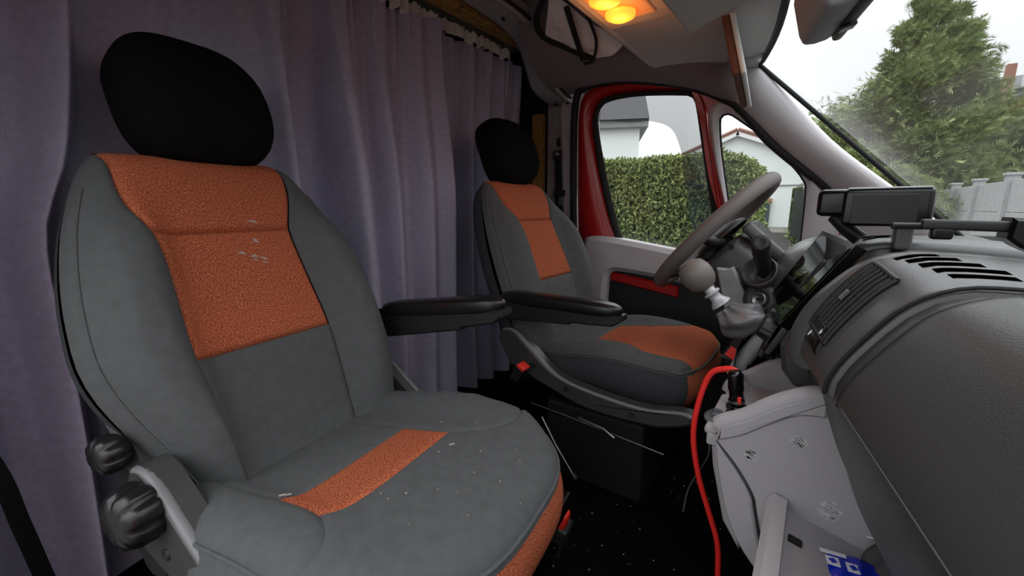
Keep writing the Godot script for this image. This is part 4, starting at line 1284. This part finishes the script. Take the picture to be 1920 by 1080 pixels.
func steering() -> void:
	var hub := Vector3(-.233, .73, -1.27)
	var up := Vector3(.665, .747, 0).normalized()
	var ax := Vector3(.747, -.665, 0).normalized()
	var sd := Vector3(0, 0, 1)
	var w := thing("steering_wheel", "worn grey steering wheel seen almost edge-on", "steering wheel", hub)
	var rim := []
	for i in 56:
		var a := TAU * i / 56
		rim.append(up * sin(a) * .186 + sd * cos(a) * .186)
	add(w, "rim", mb().tube(rim, .0185, 14, true), "wheel_rubber")
	add(w, "hub", mb().surf(14, 28, func(u: float, v: float) -> Vector3:
		var a := v * TAU
		var r := .095 * sin(u * PI * .5)
		return up * sin(a) * r * .85 + sd * cos(a) * r - ax * .03 * cos(u * PI * .5) + ax * .03), "black_plastic", "dark padded hub")
	for a in [0.0, PI, -PI / 2 - .35, -PI / 2 + .35]:
		var d: Vector3 = up * sin(a) + sd * cos(a)
		add(w, "spoke", mb().tube([d * .06 + ax * .03, d * .12 + ax * .02, d * .18], [.022, .017, .012], 8, false, Vector2(1, .7)), "black_plastic")
	var c := thing("steering_column", "dark steering column shroud with a control stalk and ignition lock", "steering column", hub)
	add(c, "shroud", mb().surf(20, 28, func(u: float, v: float) -> Vector3:
		var a := v * TAU
		var t := lerpf(.035, .33, u)
		var ry := lerpf(.062, .085, ss(0, .5, u)) * (1.0 if u > .001 else .2)
		var rz := lerpf(.085, .105, ss(0, .4, u)) * (1.0 if u > .001 else .2)
		var sy := signf(sin(a)) * pow(absf(sin(a)), .6); var sz := signf(cos(a)) * pow(absf(cos(a)), .6)
		return ax * t + up * (sy * ry - .015) + sd * sz * rz), "dash_dark")
	add(c, "top_cover", mb().box(ax * .10 + up * .075, Vector3(.12, .03, .16), .012, Basis(ax, up, ax.cross(up))), "dash_grey", "paler top of the shroud")
	add(c, "screw", mb().lathe([Vector2(0, .001), Vector2(.004, .001), Vector2(.006, .003), Vector2(.007, 0)], ax * .06 + up * .02 + sd * .094, sd, 12), "black_rubber")
	# stalk cup, stalk and ignition on the near side
	var cup := Vector3(-.098, .648, -1.13) - hub
	add(c, "stalk_cup", mb().lathe([Vector2(.012, .0), Vector2(.028, .004), Vector2(.034, .022), Vector2(.038, .018), Vector2(.042, -.02), Vector2(.045, -.06)], cup, Vector3(-.25, .45, .8), 28), "dash_dark", "round socket of the stalk")
	add(c, "cup_body", mb().box(cup + Vector3(.005, -.045, -.035), Vector3(.085, .12, .07), .03, Basis(Vector3(0, 0, 1), -.12)), "dash_dark")
	var tip := Vector3(-.10, .725, -1.055) - hub
	var st := add(c, "stalk", mb().tube(spline([cup + Vector3(.002, -.0, -.01), cup.lerp(tip, .35) + Vector3(.004, .0, 0), cup.lerp(tip, .75), tip], 4), [.013, .0135, .014, .0145, .015, .016, .017, .018, .0185, .0185, .018, .0175, .017], 12), "black_plastic", "black control stalk")
	var td := (tip - cup).normalized()
	add(st, "stalk_tip", mb().lathe([Vector2(.019, -.012), Vector2(.0195, .0), Vector2(.017, .005), Vector2(.010, .006), Vector2(.009, .004), Vector2(0, .004)], tip, td + Vector3(0, -.2, .5), 20), "black_plastic")
	var ig := Vector3(-.094, .592, -1.115) - hub
	var ring := add(c, "ignition_ring", mb().lathe([Vector2(.0, .004), Vector2(.020, .004), Vector2(.024, .012), Vector2(.036, .008), Vector2(.041, -.006), Vector2(.043, -.04)], ig, Vector3(-.35, .15, 1), 28), "dash_dark", "raised ring round the ignition lock")
	add(ring, "lock_face", mb().lathe([Vector2(0, .008), Vector2(.011, .008), Vector2(.0125, .012), Vector2(.0165, .012), Vector2(.018, .006)], ig, Vector3(-.35, .15, 1), 24), "steel", "metal lock face")
	add(ring, "key_slot", mb().box(ig + Vector3(-.003, .0015, .0095), Vector3(.012, .006, .004), .001), "black_rubber")
	# gear lever
	var g := thing("gear_lever", "grey-topped gear lever with a crumpled vinyl boot", "gear lever", Vector3(-.105, .535, -1.01))
	var kd := Vector3(-.105, .118, .015)
	var kn := kd.normalized()
	add(g, "knob", mb().lathe([Vector2(0, .036), Vector2(.016, .0345), Vector2(.028, .026), Vector2(.034, .010), Vector2(.0345, -.004), Vector2(.031, -.02), Vector2(.022, -.032), Vector2(.014, -.036), Vector2(0, -.036)], kd, kn, 28), "knob_grey", "smooth brown-grey knob")
	add(g, "collar", mb().lathe([Vector2(.011, 0), Vector2(.0115, -.016), Vector2(.017, -.017), Vector2(.018, -.022), Vector2(.012, -.024), Vector2(.013, -.036), Vector2(.021, -.046), Vector2(.022, -.050)], kd - kn * .030, kn, 24), "silver_plastic", "pale grey collar")
	add(g, "boot", mb().surf(18, 40, func(u: float, v: float) -> Vector3:
		var a := v * TAU
		var r := curve([Vector2(0, .019), Vector2(.12, .024), Vector2(.4, .042), Vector2(.75, .044), Vector2(1, .036)], u)
		r += .006 * sin(a * 9.0) * (1.0 - u) * (1.0 if u < .5 else 0.4) + .007 * sin(a * 3.0 + u * 7.0) * sin(u * PI)
		var p := (kd * .42).lerp(Vector3(.016, .010, 0), u)
		var s := kn.cross(Vector3(0, 0, 1)).normalized()
		return p + s * cos(a) * r + Vector3(0, 0, 1) * sin(a) * r), "boot_vinyl", "crumpled grey vinyl boot")

func gadgets() -> void:
	var m := thing("interior_mirror", "dark housing of the interior mirror hanging at the top of the windscreen", "mirror")
	var mbx := Basis(Vector3.UP, .22) * Basis(Vector3(0, 0, 1), .25)
	add(m, "housing", mb().box(Vector3(-.028, 1.093, -.80), Vector3(.05, .085, .16), .018, mbx), "mirror_case", "dark grey housing")
	add(m, "front_panel", mb().box(Vector3(-.003, 1.088, -.80), Vector3(.014, .075, .15), .006, mbx), "dash_grey", "paler back panel")
	add(m, "arm", mb().tube([Vector3(.0, 1.105, -.775), Vector3(.02, 1.13, -.775), Vector3(.035, 1.16, -.775)], .012, 10), "black_plastic")
	add(m, "clip", mb().box(Vector3(.0, 1.05, -.81), Vector3(.02, .006, .02), .002, mbx), "gloss_black")
	# devices on the dash top
	var n := thing("navigation_display", "black display box standing on the dashboard behind the touch screen", "display")
	add(n, "case", mb().box(Vector3(.086, .800, -.955), Vector3(.115, .062, .05), .008, Basis(Vector3.UP, -.12)), "gloss_black")
	add(n, "screen_panel", mb().box(Vector3(.081, .797, -.929), Vector3(.083, .048, .004), .001, Basis(Vector3.UP, -.12)), "screen_panel", "dark matt screen")
	add(n, "top_edge", mb().box(Vector3(.086, .8315, -.953), Vector3(.104, .003, .045), .001, Basis(Vector3.UP, -.12)), "silver_plastic", "light top edge")
	add(n, "foot", mb().box(Vector3(.112, .756, -.955), Vector3(.024, .05, .035), .006), "dash_grey")
	n = thing("dash_camera", "small glossy black camera unit left of the display box", "camera")
	add(n, "case", mb().box(Vector3(.022, .808, -1.0), Vector3(.052, .048, .07), .010, Basis(Vector3.UP, -.25)), "gloss_black")
	add(n, "band", mb().box(Vector3(.052, .806, -.985), Vector3(.012, .050, .05), .004, Basis(Vector3.UP, -.25)), "steel", "shiny metal band")
	add(n, "foot", mb().tube([Vector3(.02, .785, -1.0), Vector3(.04, .762, -.99), Vector3(.06, .745, -.985)], .013, 10), "black_plastic")
	n = thing("phone_mount", "black jointed mounting arm lying along the dashboard top", "mount")
	add(n, "arm", mb().box(Vector3(.160, .777, -.80), Vector3(.10, .0135, .022), .004, Basis(Vector3(0, 0, 1), -.02)), "black_plastic")
	add(n, "link", mb().box(Vector3(.10, .775, -.80), Vector3(.04, .009, .014), .003), "gloss_black")
	add(n, "catch", mb().box(Vector3(.132, .766, -.80), Vector3(.022, .016, .02), .004), "gloss_black")
	add(n, "hinge", mb().lathe([Vector2(0, .013), Vector2(.004, .013), Vector2(.007, .011), Vector2(.009, .0)], Vector3(.198, .777, -.80), Vector3(0, 0, 1), 16), "steel")
	add(n, "bracket", mb().prism([Vector2(.19, .788), Vector2(.205, .787), Vector2(.265, .768), Vector2(.268, .70), Vector2(.228, .705), Vector2(.226, .738), Vector2(.20, .752), Vector2(.188, .762)], -.825, -.78, .004), "gloss_black", "angled bracket")
	add(n, "base", mb().lathe([Vector2(0, .02), Vector2(.05, .016), Vector2(.058, .008), Vector2(.06, -.006)], Vector3(.255, .712, -.80), Vector3.UP, 28), "gloss_black", "round base on the dash top")
	# charger in the socket and its red lead
	var ch := thing("charger_plug", "black plug standing in the console's power socket beside the red lead", "charger")
	add(ch, "body", mb().lathe([Vector2(.0, .062), Vector2(.009, .062), Vector2(.012, .056), Vector2(.0125, .03), Vector2(.0112, .028), Vector2(.0112, .0), Vector2(.0, .0)], Vector3(-.083, .467, -.775), Vector3(-.12, 1, .03), 20), "gloss_black")
	add(ch, "indicator", mb().box(Vector3(-.079, .482, -.7645), Vector3(.006, .012, .004), .001), "orange_red", "small red light")
	add(ch, "contact_ring", mb().lathe([Vector2(.0128, .012), Vector2(.0132, .010), Vector2(.0128, .007)], Vector3(-.083, .467, -.775), Vector3(-.12, 1, .03), 20), "steel")
	var cable := thing("cable", "bright red cable looping from the plug down to the floor", "cable")
	var cp := spline([Vector3(-.083, .50, -.785), Vector3(-.090, .522, -.79), Vector3(-.110, .521, -.795), Vector3(-.134, .502, -.80), Vector3(-.149, .439, -.80), Vector3(-.152, .374, -.80), Vector3(-.138, .302, -.80), Vector3(-.114, .233, -.80), Vector3(-.094, .173, -.80), Vector3(-.088, .10, -.80), Vector3(-.09, .03, -.80), Vector3(-.13, .008, -.72), Vector3(-.17, .007, -.55)], 8)
	add(cable, "lead", mb().tube(cp, .0052, 10), "red_cable")
	var cap := thing("socket_cap", "round smoked plastic cap dangling beside the power socket", "cap")
	add(cap, "disc", mb().lathe([Vector2(0, .003), Vector2(.017, .003), Vector2(.019, 0), Vector2(.017, -.003), Vector2(0, -.003)], Vector3(-.104, .464, -.715), Vector3(.1, 1, .25), 24), "smoked_cap")
	add(cap, "collar", mb().lathe([Vector2(.010, .003), Vector2(.0105, .012), Vector2(.009, .012), Vector2(.0085, .003)], Vector3(-.104, .464, -.715), Vector3(.1, 1, .25), 20), "smoked_cap")
	var lead := thing("cable", "thin grey wire hanging beside the console behind the red cable", "cable")
	add(lead, "lead", mb().tube(spline([Vector3(-.11, .46, -.74), Vector3(-.118, .42, -.75), Vector3(-.118, .37, -.77), Vector3(-.135, .31, -.82), Vector3(-.16, .24, -.84), Vector3(-.165, .19, -.83)], 6), .0018, 6), "dash_grey")
	# on the parcel shelf
	var p := thing("wipes_packet", "blue packet with white printed panels on the parcel shelf", "packet", Vector3(.078, .345, -.60), .15)
	p.scale = Vector3.ONE * .8
	add(p, "pouch", mb().surf(20, 24, func(u: float, v: float) -> Vector3:
		var a := v * TAU
		var e := pow(sin(clampf(u, 0.0, 1.0) * PI), .35)
		return Vector3((u - .5) * .105, .016 + (.020 * signf(sin(a)) * pow(absf(sin(a)), .7)) * e + .0015 * sin(u * 25.0), .036 * signf(cos(a)) * pow(absf(cos(a)), .5))), "packet_blue")
	add(p, "light_panel", mb().box(Vector3(.0, .017, .035), Vector3(.07, .026, .004), .0015), "packet_light_blue", "light blue side panel")
	for q in [[-.027, .0], [-.002, .003]]:
		var pl := add(p, "printed_panel", mb().box(Vector3(q[0], .0363, q[1]), Vector3(.017, .0012, .019), .0005), "white_print", "small white printed square")
		add(pl, "symbol", mb().box(Vector3(q[0], .0372, q[1]), Vector3(.008, .0008, .009), .0003, Basis(Vector3.UP, .5)), "packet_blue")
	add(p, "text_strip", mb().box(Vector3(-.024, .0363, -.019), Vector3(.034, .0012, .008), .0005), "white_print", "white line of print")
	add(p, "picture", mb().box(Vector3(-.044, .016, .030), Vector3(.016, .024, .008), .001), "packet_brown", "pale brown picture at the end")
	var gl := thing("ribbed_cloth", "rolled dark grey ribbed cloth beside the blue packet on the parcel shelf", "cloth", Vector3(.128, .352, -.62), -.9)
	add(gl, "roll", mb().surf(30, 20, func(u: float, v: float) -> Vector3:
		var a := v * TAU
		var r := .026 + .0025 * sin(u * 34.0)
		if u < .02 or u > .98: r *= .5
		return Vector3((u - .3) * .12, .02 + .75 * r * sin(a) - .01 * u, r * cos(a) + .05 * u * u)), "glove_grey")
	add(gl, "label_tab", mb().box(Vector3(-.045, .035, .0), Vector3(.016, .002, .012), .0008, Basis(Vector3(0, 0, 1), .6)), "white_print", "white tab")

func strap(parent: Node3D, called: String, p: Array, side: Vector3, w: float, m := "webbing") -> void:
	var pts := spline(p, 5)
	var b := mb()
	var sx := side.normalized() * w * .5
	var th := Vector3(.0012, 0, .0012)
	for i in pts.size() - 1:
		b.quad(pts[i] - sx + th, pts[i] + sx + th, pts[i + 1] + sx + th, pts[i + 1] - sx + th, 2)
		b.quad(pts[i] - sx - th, pts[i] + sx - th, pts[i + 1] + sx - th, pts[i + 1] - sx - th, 3)
		b.quad(pts[i] - sx - th, pts[i] - sx + th, pts[i + 1] - sx + th, pts[i + 1] - sx - th)
		b.quad(pts[i] + sx - th, pts[i] + sx + th, pts[i + 1] + sx + th, pts[i + 1] + sx - th)
	add(parent, called, b, m)

func belts_and_bits() -> void:
	var s := thing("seat_belt", "black seat belt hanging from its anchor on the far door pillar", "seat belt")
	strap(s, "webbing", [Vector3(-.972, 1.02, -1.715), Vector3(-.965, .90, -1.71), Vector3(-.955, .70, -1.705), Vector3(-.93, .45, -1.70), Vector3(-.92, .2, -1.70)], Vector3(1, 0, .1), .046)
	add(s, "anchor", mb().box(Vector3(-.974, 1.025, -1.712), Vector3(.05, .045, .03), .012), "black_plastic", "black swivel anchor")
	add(s, "anchor_bolt", mb().lathe([Vector2(0, .006), Vector2(.007, .006), Vector2(.010, .002), Vector2(.012, 0)], Vector3(-.974, 1.03, -1.696), Vector3(0, 0, 1), 16), "steel", "shiny anchor bolt")
	add(s, "slider", mb().box(Vector3(-.982, 1.085, -1.735), Vector3(.028, .036, .012), .003), "black_plastic")
	add(s, "tongue", mb().box(Vector3(-.955, .862, -1.70), Vector3(.06, .03, .016), .006), "black_plastic", "belt tongue")
	add(s, "tongue_plate", mb().box(Vector3(-.952, .83, -1.70), Vector3(.020, .04, .004), .001), "steel", "metal tongue blade")
	s = thing("seat_belt", "black seat belt strap crossing the near curtain beside the passenger seat", "seat belt")
	strap(s, "webbing", [Vector3(-.98, .62, .03), Vector3(-.95, .425, -.018), Vector3(-.95, .32, -.03), Vector3(-.95, .205, -.042), Vector3(-.94, .05, -.06)], Vector3(.75, .1, .6), .03)

# ---------- outdoors ----------
func leaves(parent: Node3D, called: String, m: String, places: Array, tint: float, shape: MB, label := "") -> void:
	var mm := MultiMesh.new()
	mm.transform_format = MultiMesh.TRANSFORM_3D
	mm.use_colors = true
	mm.mesh = shape.mesh()
	mm.instance_count = places.size()
	for i in places.size():
		mm.set_instance_transform(i, places[i])
		var k := rng.randf_range(1.0 - tint, 1.0)
		mm.set_instance_color(i, Color(k * rng.randf_range(.9, 1.0), k, k * rng.randf_range(.85, 1.0)))
	var o := MultiMeshInstance3D.new()
	o.multimesh = mm
	o.material_override = M[m]
	o.name = called
	parent.add_child(o, true)
	o.set_meta("kind", "stuff")
	if label: o.set_meta("label", label)

func rand_basis(s: float) -> Basis:
	return Basis.from_euler(Vector3(rng.randf() * TAU, rng.randf() * TAU, rng.randf() * TAU)).scaled(Vector3.ONE * s * rng.randf_range(.6, 1.3))

func outdoors() -> void:
	var g := structure("ground", "pale paved ground outside the van", "ground")
	add(g, "paving", mb().box(Vector3(0, -.60, -30), Vector3(160, .1, 140)), "asphalt")
	# hedge
	rng.seed = 21
	var leaf := mb()
	leaf.quad(Vector3(-.010, 0, 0), Vector3(0, .004, .026), Vector3(.010, 0, 0), Vector3(0, .004, -.022))
	leaf.quad(Vector3(0, -.010, .008), Vector3(.02, 0, .022), Vector3(0, .010, .008), Vector3(-.02, 0, .016))
	var h := thing("hedge", "clipped green hedge seen through the driver's door window", "hedge", Vector3(-1.6, -.55, -4.3))
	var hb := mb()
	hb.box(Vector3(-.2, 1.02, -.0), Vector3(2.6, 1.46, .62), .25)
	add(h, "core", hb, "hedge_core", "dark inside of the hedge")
	var pl := []
	var pb := []
	for i in 26000:
		var p := Vector3(rng.randf_range(-1.45, 1.16), rng.randf_range(.25, 1.78), .36 + rng.randfn() * .028)
		if i % 5 == 0: p = Vector3(rng.randf_range(-1.5, 1.10), 1.775 + rng.randfn() * .018, rng.randf_range(-.34, .38))
		if i % 9 == 0: p = Vector3(1.14 + rng.randfn() * .025, rng.randf_range(.3, 1.76), rng.randf_range(-.35, .36))
		# rounded near-top end
		var cx := .93; var cy := 1.50
		if p.x > cx and p.y > cy:
			var dd := Vector2(p.x - cx, p.y - cy)
			if dd.length() > .26: dd = dd.normalized() * (.25 + rng.randfn() * .015)
			p.x = cx + dd.x; p.y = cy + dd.y
		p.z += .03 * sin(p.x * 6.0) * cos(p.y * 5.0)
		if p.y < .85 + .2 * sin(p.x * 5.0) and rng.randf() < .65: continue
		(pb if (p.x < -.2 and rng.randf() < .65) else pl).append(Transform3D(rand_basis(1.0), p))
	leaves(h, "foliage", "leaf_hedge", pl, .55, leaf, "yellow-green leaves")
	leaves(h, "foliage_blue", "leaf_hedge_blue", pb, .55, leaf, "blue-green leaves")
	var br := []
	for i in 2500:
		br.append(Transform3D(rand_basis(1.4), Vector3(rng.randf_range(-1.4, 1.1), rng.randf_range(.0, .95), .33 + rng.randfn() * .04)))
	leaves(h, "dead_foliage", "leaf_brown", br, .5, leaf, "brown leaves near the hedge's foot")
	var stb := mb()
	for i in 40:
		var x := rng.randf_range(-1.4, 1.1)
		stb.tube([Vector3(x, 0, .2), Vector3(x + rng.randf_range(-.1, .1), .5, .30), Vector3(x + rng.randf_range(-.2, .2), 1.0, .34)], .008, 5)
	var so := add(h, "stems", stb, "bark"); so.set_meta("kind", "stuff")
	# conifers
	var spray := mb()
	for i in 7:
		var a := (i - 3) * .35
		var d := Vector3(sin(a), 0, cos(a))
		var s := Vector3(cos(a), 0, -sin(a)) * .014
		var o := Vector3(0, 0, .02 * i)
		spray.quad(o - s, o + d * .16 - s * .4 + Vector3(0, .02, 0), o + d * .22 + Vector3(0, .03, 0), o + d * .12 + s)
	conifer("tall feathery conifer standing behind the concrete fence", Vector3(1.75, -.55, -15.8), 7.4, 3.6, 1.4, 1.75, 44000, spray, 3)
	conifer("lower bushy conifer right of the tall one, beside the pale house", Vector3(4.0, -.55, -17.2), 4.1, 2.4, .8, 1.5, 26000, spray, 4)
	conifer("low dark conifer bush at the foot of the tall conifer beside the windscreen pillar", Vector3(1.1, -.55, -12.4), 2.1, 1.4, .8, 1.2, 9000, spray, 7)
	# concrete fence across the front of the van
	var f := thing("concrete_fence", "pale concrete panel fence with posts in front of the van", "fence", Vector3(2.12, -.61, 0))
	var z := -4.3
	while z > -13.8:
		var po := mb()
		po.box(Vector3(0, .93, z), Vector3(.14, 1.86, .13), .012)
		po.box(Vector3(0, 1.87, z), Vector3(.18, .04, .17), .01)
		add(f, "post", po, "concrete")
		for r in 4:
			add(f, "panel", mb().box(Vector3(.01, .225 + r * .447, z - .80), Vector3(.05, .44, 1.48), .008), "concrete")
		z -= 1.6
	# houses
	add(g, "drive", mb().box(Vector3(-4, -.31, -40), Vector3(50, .5, 44), .05), "asphalt")
	house("white house wall with a dark roof edge behind the hedge", Vector3(-9.15, -.55, -16.0), Vector3(6.0, 3.95, 6.0), "roof_slate", 2.2, false, .42)
	house("white gabled house with a red-brown tiled roof edge seen through the quarter window", Vector3(-3.47, -.06, -26.0), Vector3(7.2, 2.75, 7.0), "roof_tile", 1.45, true)
	var hs := house("pale house with a brown roof and chimneys beyond the conifers", Vector3(9.3, -.55, -27.0), Vector3(8.0, 5.3, 6.0), "roof_slate", 1.3, false)
	for q in [Vector3(-4.3, 5.75, 2.9), Vector3(-3.6, 5.9, 2.4)]:
		add(hs, "chimney", mb().box(q, Vector3(.26, 1.4, .26), .03), "brick_orange", "brick chimney")
	for i in 12:
		add(hs, "board", mb().box(Vector3(0, .3 + i * .5, 3.03), Vector3(8.0, .47, .06), .02), "render_white")

func conifer(label: String, at: Vector3, tall: float, wide: float, ex: float, most: float, n: int, spray: MB, sd: int) -> void:
	rng.seed = sd
	var t := thing("conifer", label, "tree", at)
	add(t, "trunk", mb().tube([Vector3(0, 0, 0), Vector3(.05, tall * .4, 0), Vector3(0, tall * .93, 0)], [.16, .1, .02], 8), "bark")
	var lim := []
	for i in 70:
		var y: float = tall * (.12 + .86 * pow(i / 70.0, .9))
		lim.append([y, rng.randf() * TAU, rng.randf_range(.75, 1.15)])
	var bm := mb()
	var pl := []
	for q in lim:
		var k: float = q[0] / tall
		var r: float = minf(most, wide * pow(1.0 - k, ex)) * q[2] * ss(.0, .2, k + .05) + .08
		var d := Vector3(cos(q[1]), .28, sin(q[1]))
		bm.tube([Vector3(0, q[0], 0), Vector3(0, q[0], 0) + d * r * .85], [.03 * (1.1 - k), .006], 5)
		var cnt := int(n / 70.0 * (1.35 - k))
		for j in cnt:
			var w := pow(rng.randf(), .55)
			var p: Vector3 = Vector3(0, q[0], 0) + d * r * w + Vector3(rng.randfn(), rng.randfn() * .8, rng.randfn()) * r * .17
			var yaw: float = q[1] + rng.randfn() * .7
			var b := Basis(Vector3.UP, PI / 2 - yaw) * Basis(Vector3.RIGHT, -.45 + rng.randfn() * .4) * Basis(Vector3(0, 0, 1), rng.randfn() * .8)
			pl.append(Transform3D(b.scaled(Vector3.ONE * rng.randf_range(.4, .95)), p))
	add(t, "branches", bm, "bark").set_meta("kind", "stuff")
	leaves(t, "foliage", "leaf_conifer", pl, .5, spray, "feathery green foliage")

func house(label: String, at: Vector3, size: Vector3, roof: String, rise: float, gable: bool, turn := 0.0) -> Node3D:
	var h := thing("house", label, "house", at, turn)
	add(h, "wall", mb().box(Vector3(0, size.y / 2, 0), size), "render_white", "white rendered wall")
	var o := .45
	if gable:
		add(h, "gable", mb().prism([Vector2(-size.x / 2, size.y), Vector2(size.x / 2, size.y), Vector2(0, size.y + rise)], -size.z / 2, size.z / 2), "render_white")
		for k in [-1.0, 1.0]:
			var sl := Vector2(size.x / 2 + o, -(rise + o * rise / (size.x / 2)))
			var ln := sl.length()
			var b := Basis(Vector3(0, 0, 1), -k * atan2(rise, size.x / 2))
			var c := Vector3(k * sl.x / 2, size.y + rise + sl.y / 2 + .06, 0)
			var rp := add(h, "roof_slope", mb().box(c, Vector3(ln, .10, size.z + .5), 0, b), roof)
			for i in 16:
				add(rp, "tile", mb().tube([c + b * Vector3(-ln / 2 + ln * i / 16.0, .07, size.z / 2 + .22), c + b * Vector3(-ln / 2 + ln * (i + 1) / 16.0, .06, size.z / 2 + .22)], .07, 6), roof)
			add(h, "barge_board", mb().box(c + b * Vector3(0, -.12, size.z / 2 + .22), Vector3(ln, .18, .05), 0, b), "plastic_white")
		add(h, "plinth_line", mb().box(Vector3(0, size.y * .66, size.z / 2 + .02), Vector3(size.x, .05, .04)), "eave")
		add(h, "brick_pier", mb().box(Vector3(.53, .5, size.z / 2 + .1), Vector3(.34, 1.0, .2), .01), "brick_orange", "orange brick pier")
		var gt := add(h, "gate", mb().box(Vector3(1.13, .52, size.z / 2 + .12), Vector3(.85, 1.04, .06), .01), "gate_dark", "dark boarded gate")
		for i in 6:
			add(gt, "board", mb().box(Vector3(.775 + i * .142, .52, size.z / 2 + .16), Vector3(.128, 1.02, .03), .006), "gate_dark")
		add(h, "porch", mb().box(Vector3(1.0, 1.16, size.z / 2 + .1), Vector3(1.2, .2, .2), .02), "packet_brown")
	else:
		add(h, "roof_slope", mb().box(Vector3(0, size.y + .10, 0), Vector3(size.x + .5, .26, size.z + .5), .02), "eave", "grey eave")
		if rise > 0:
			var b := mb()
			b.x = Transform3D(Basis(Vector3.UP, PI / 2), Vector3.ZERO)
			b.prism([Vector2(-size.z / 2 - .4, size.y + .2), Vector2(size.z / 2 + .4, size.y + .2), Vector2(0, size.y + rise)], -size.x / 2 - .25, size.x / 2 + .25)
			add(h, "roof_cover", b, roof)
	return h
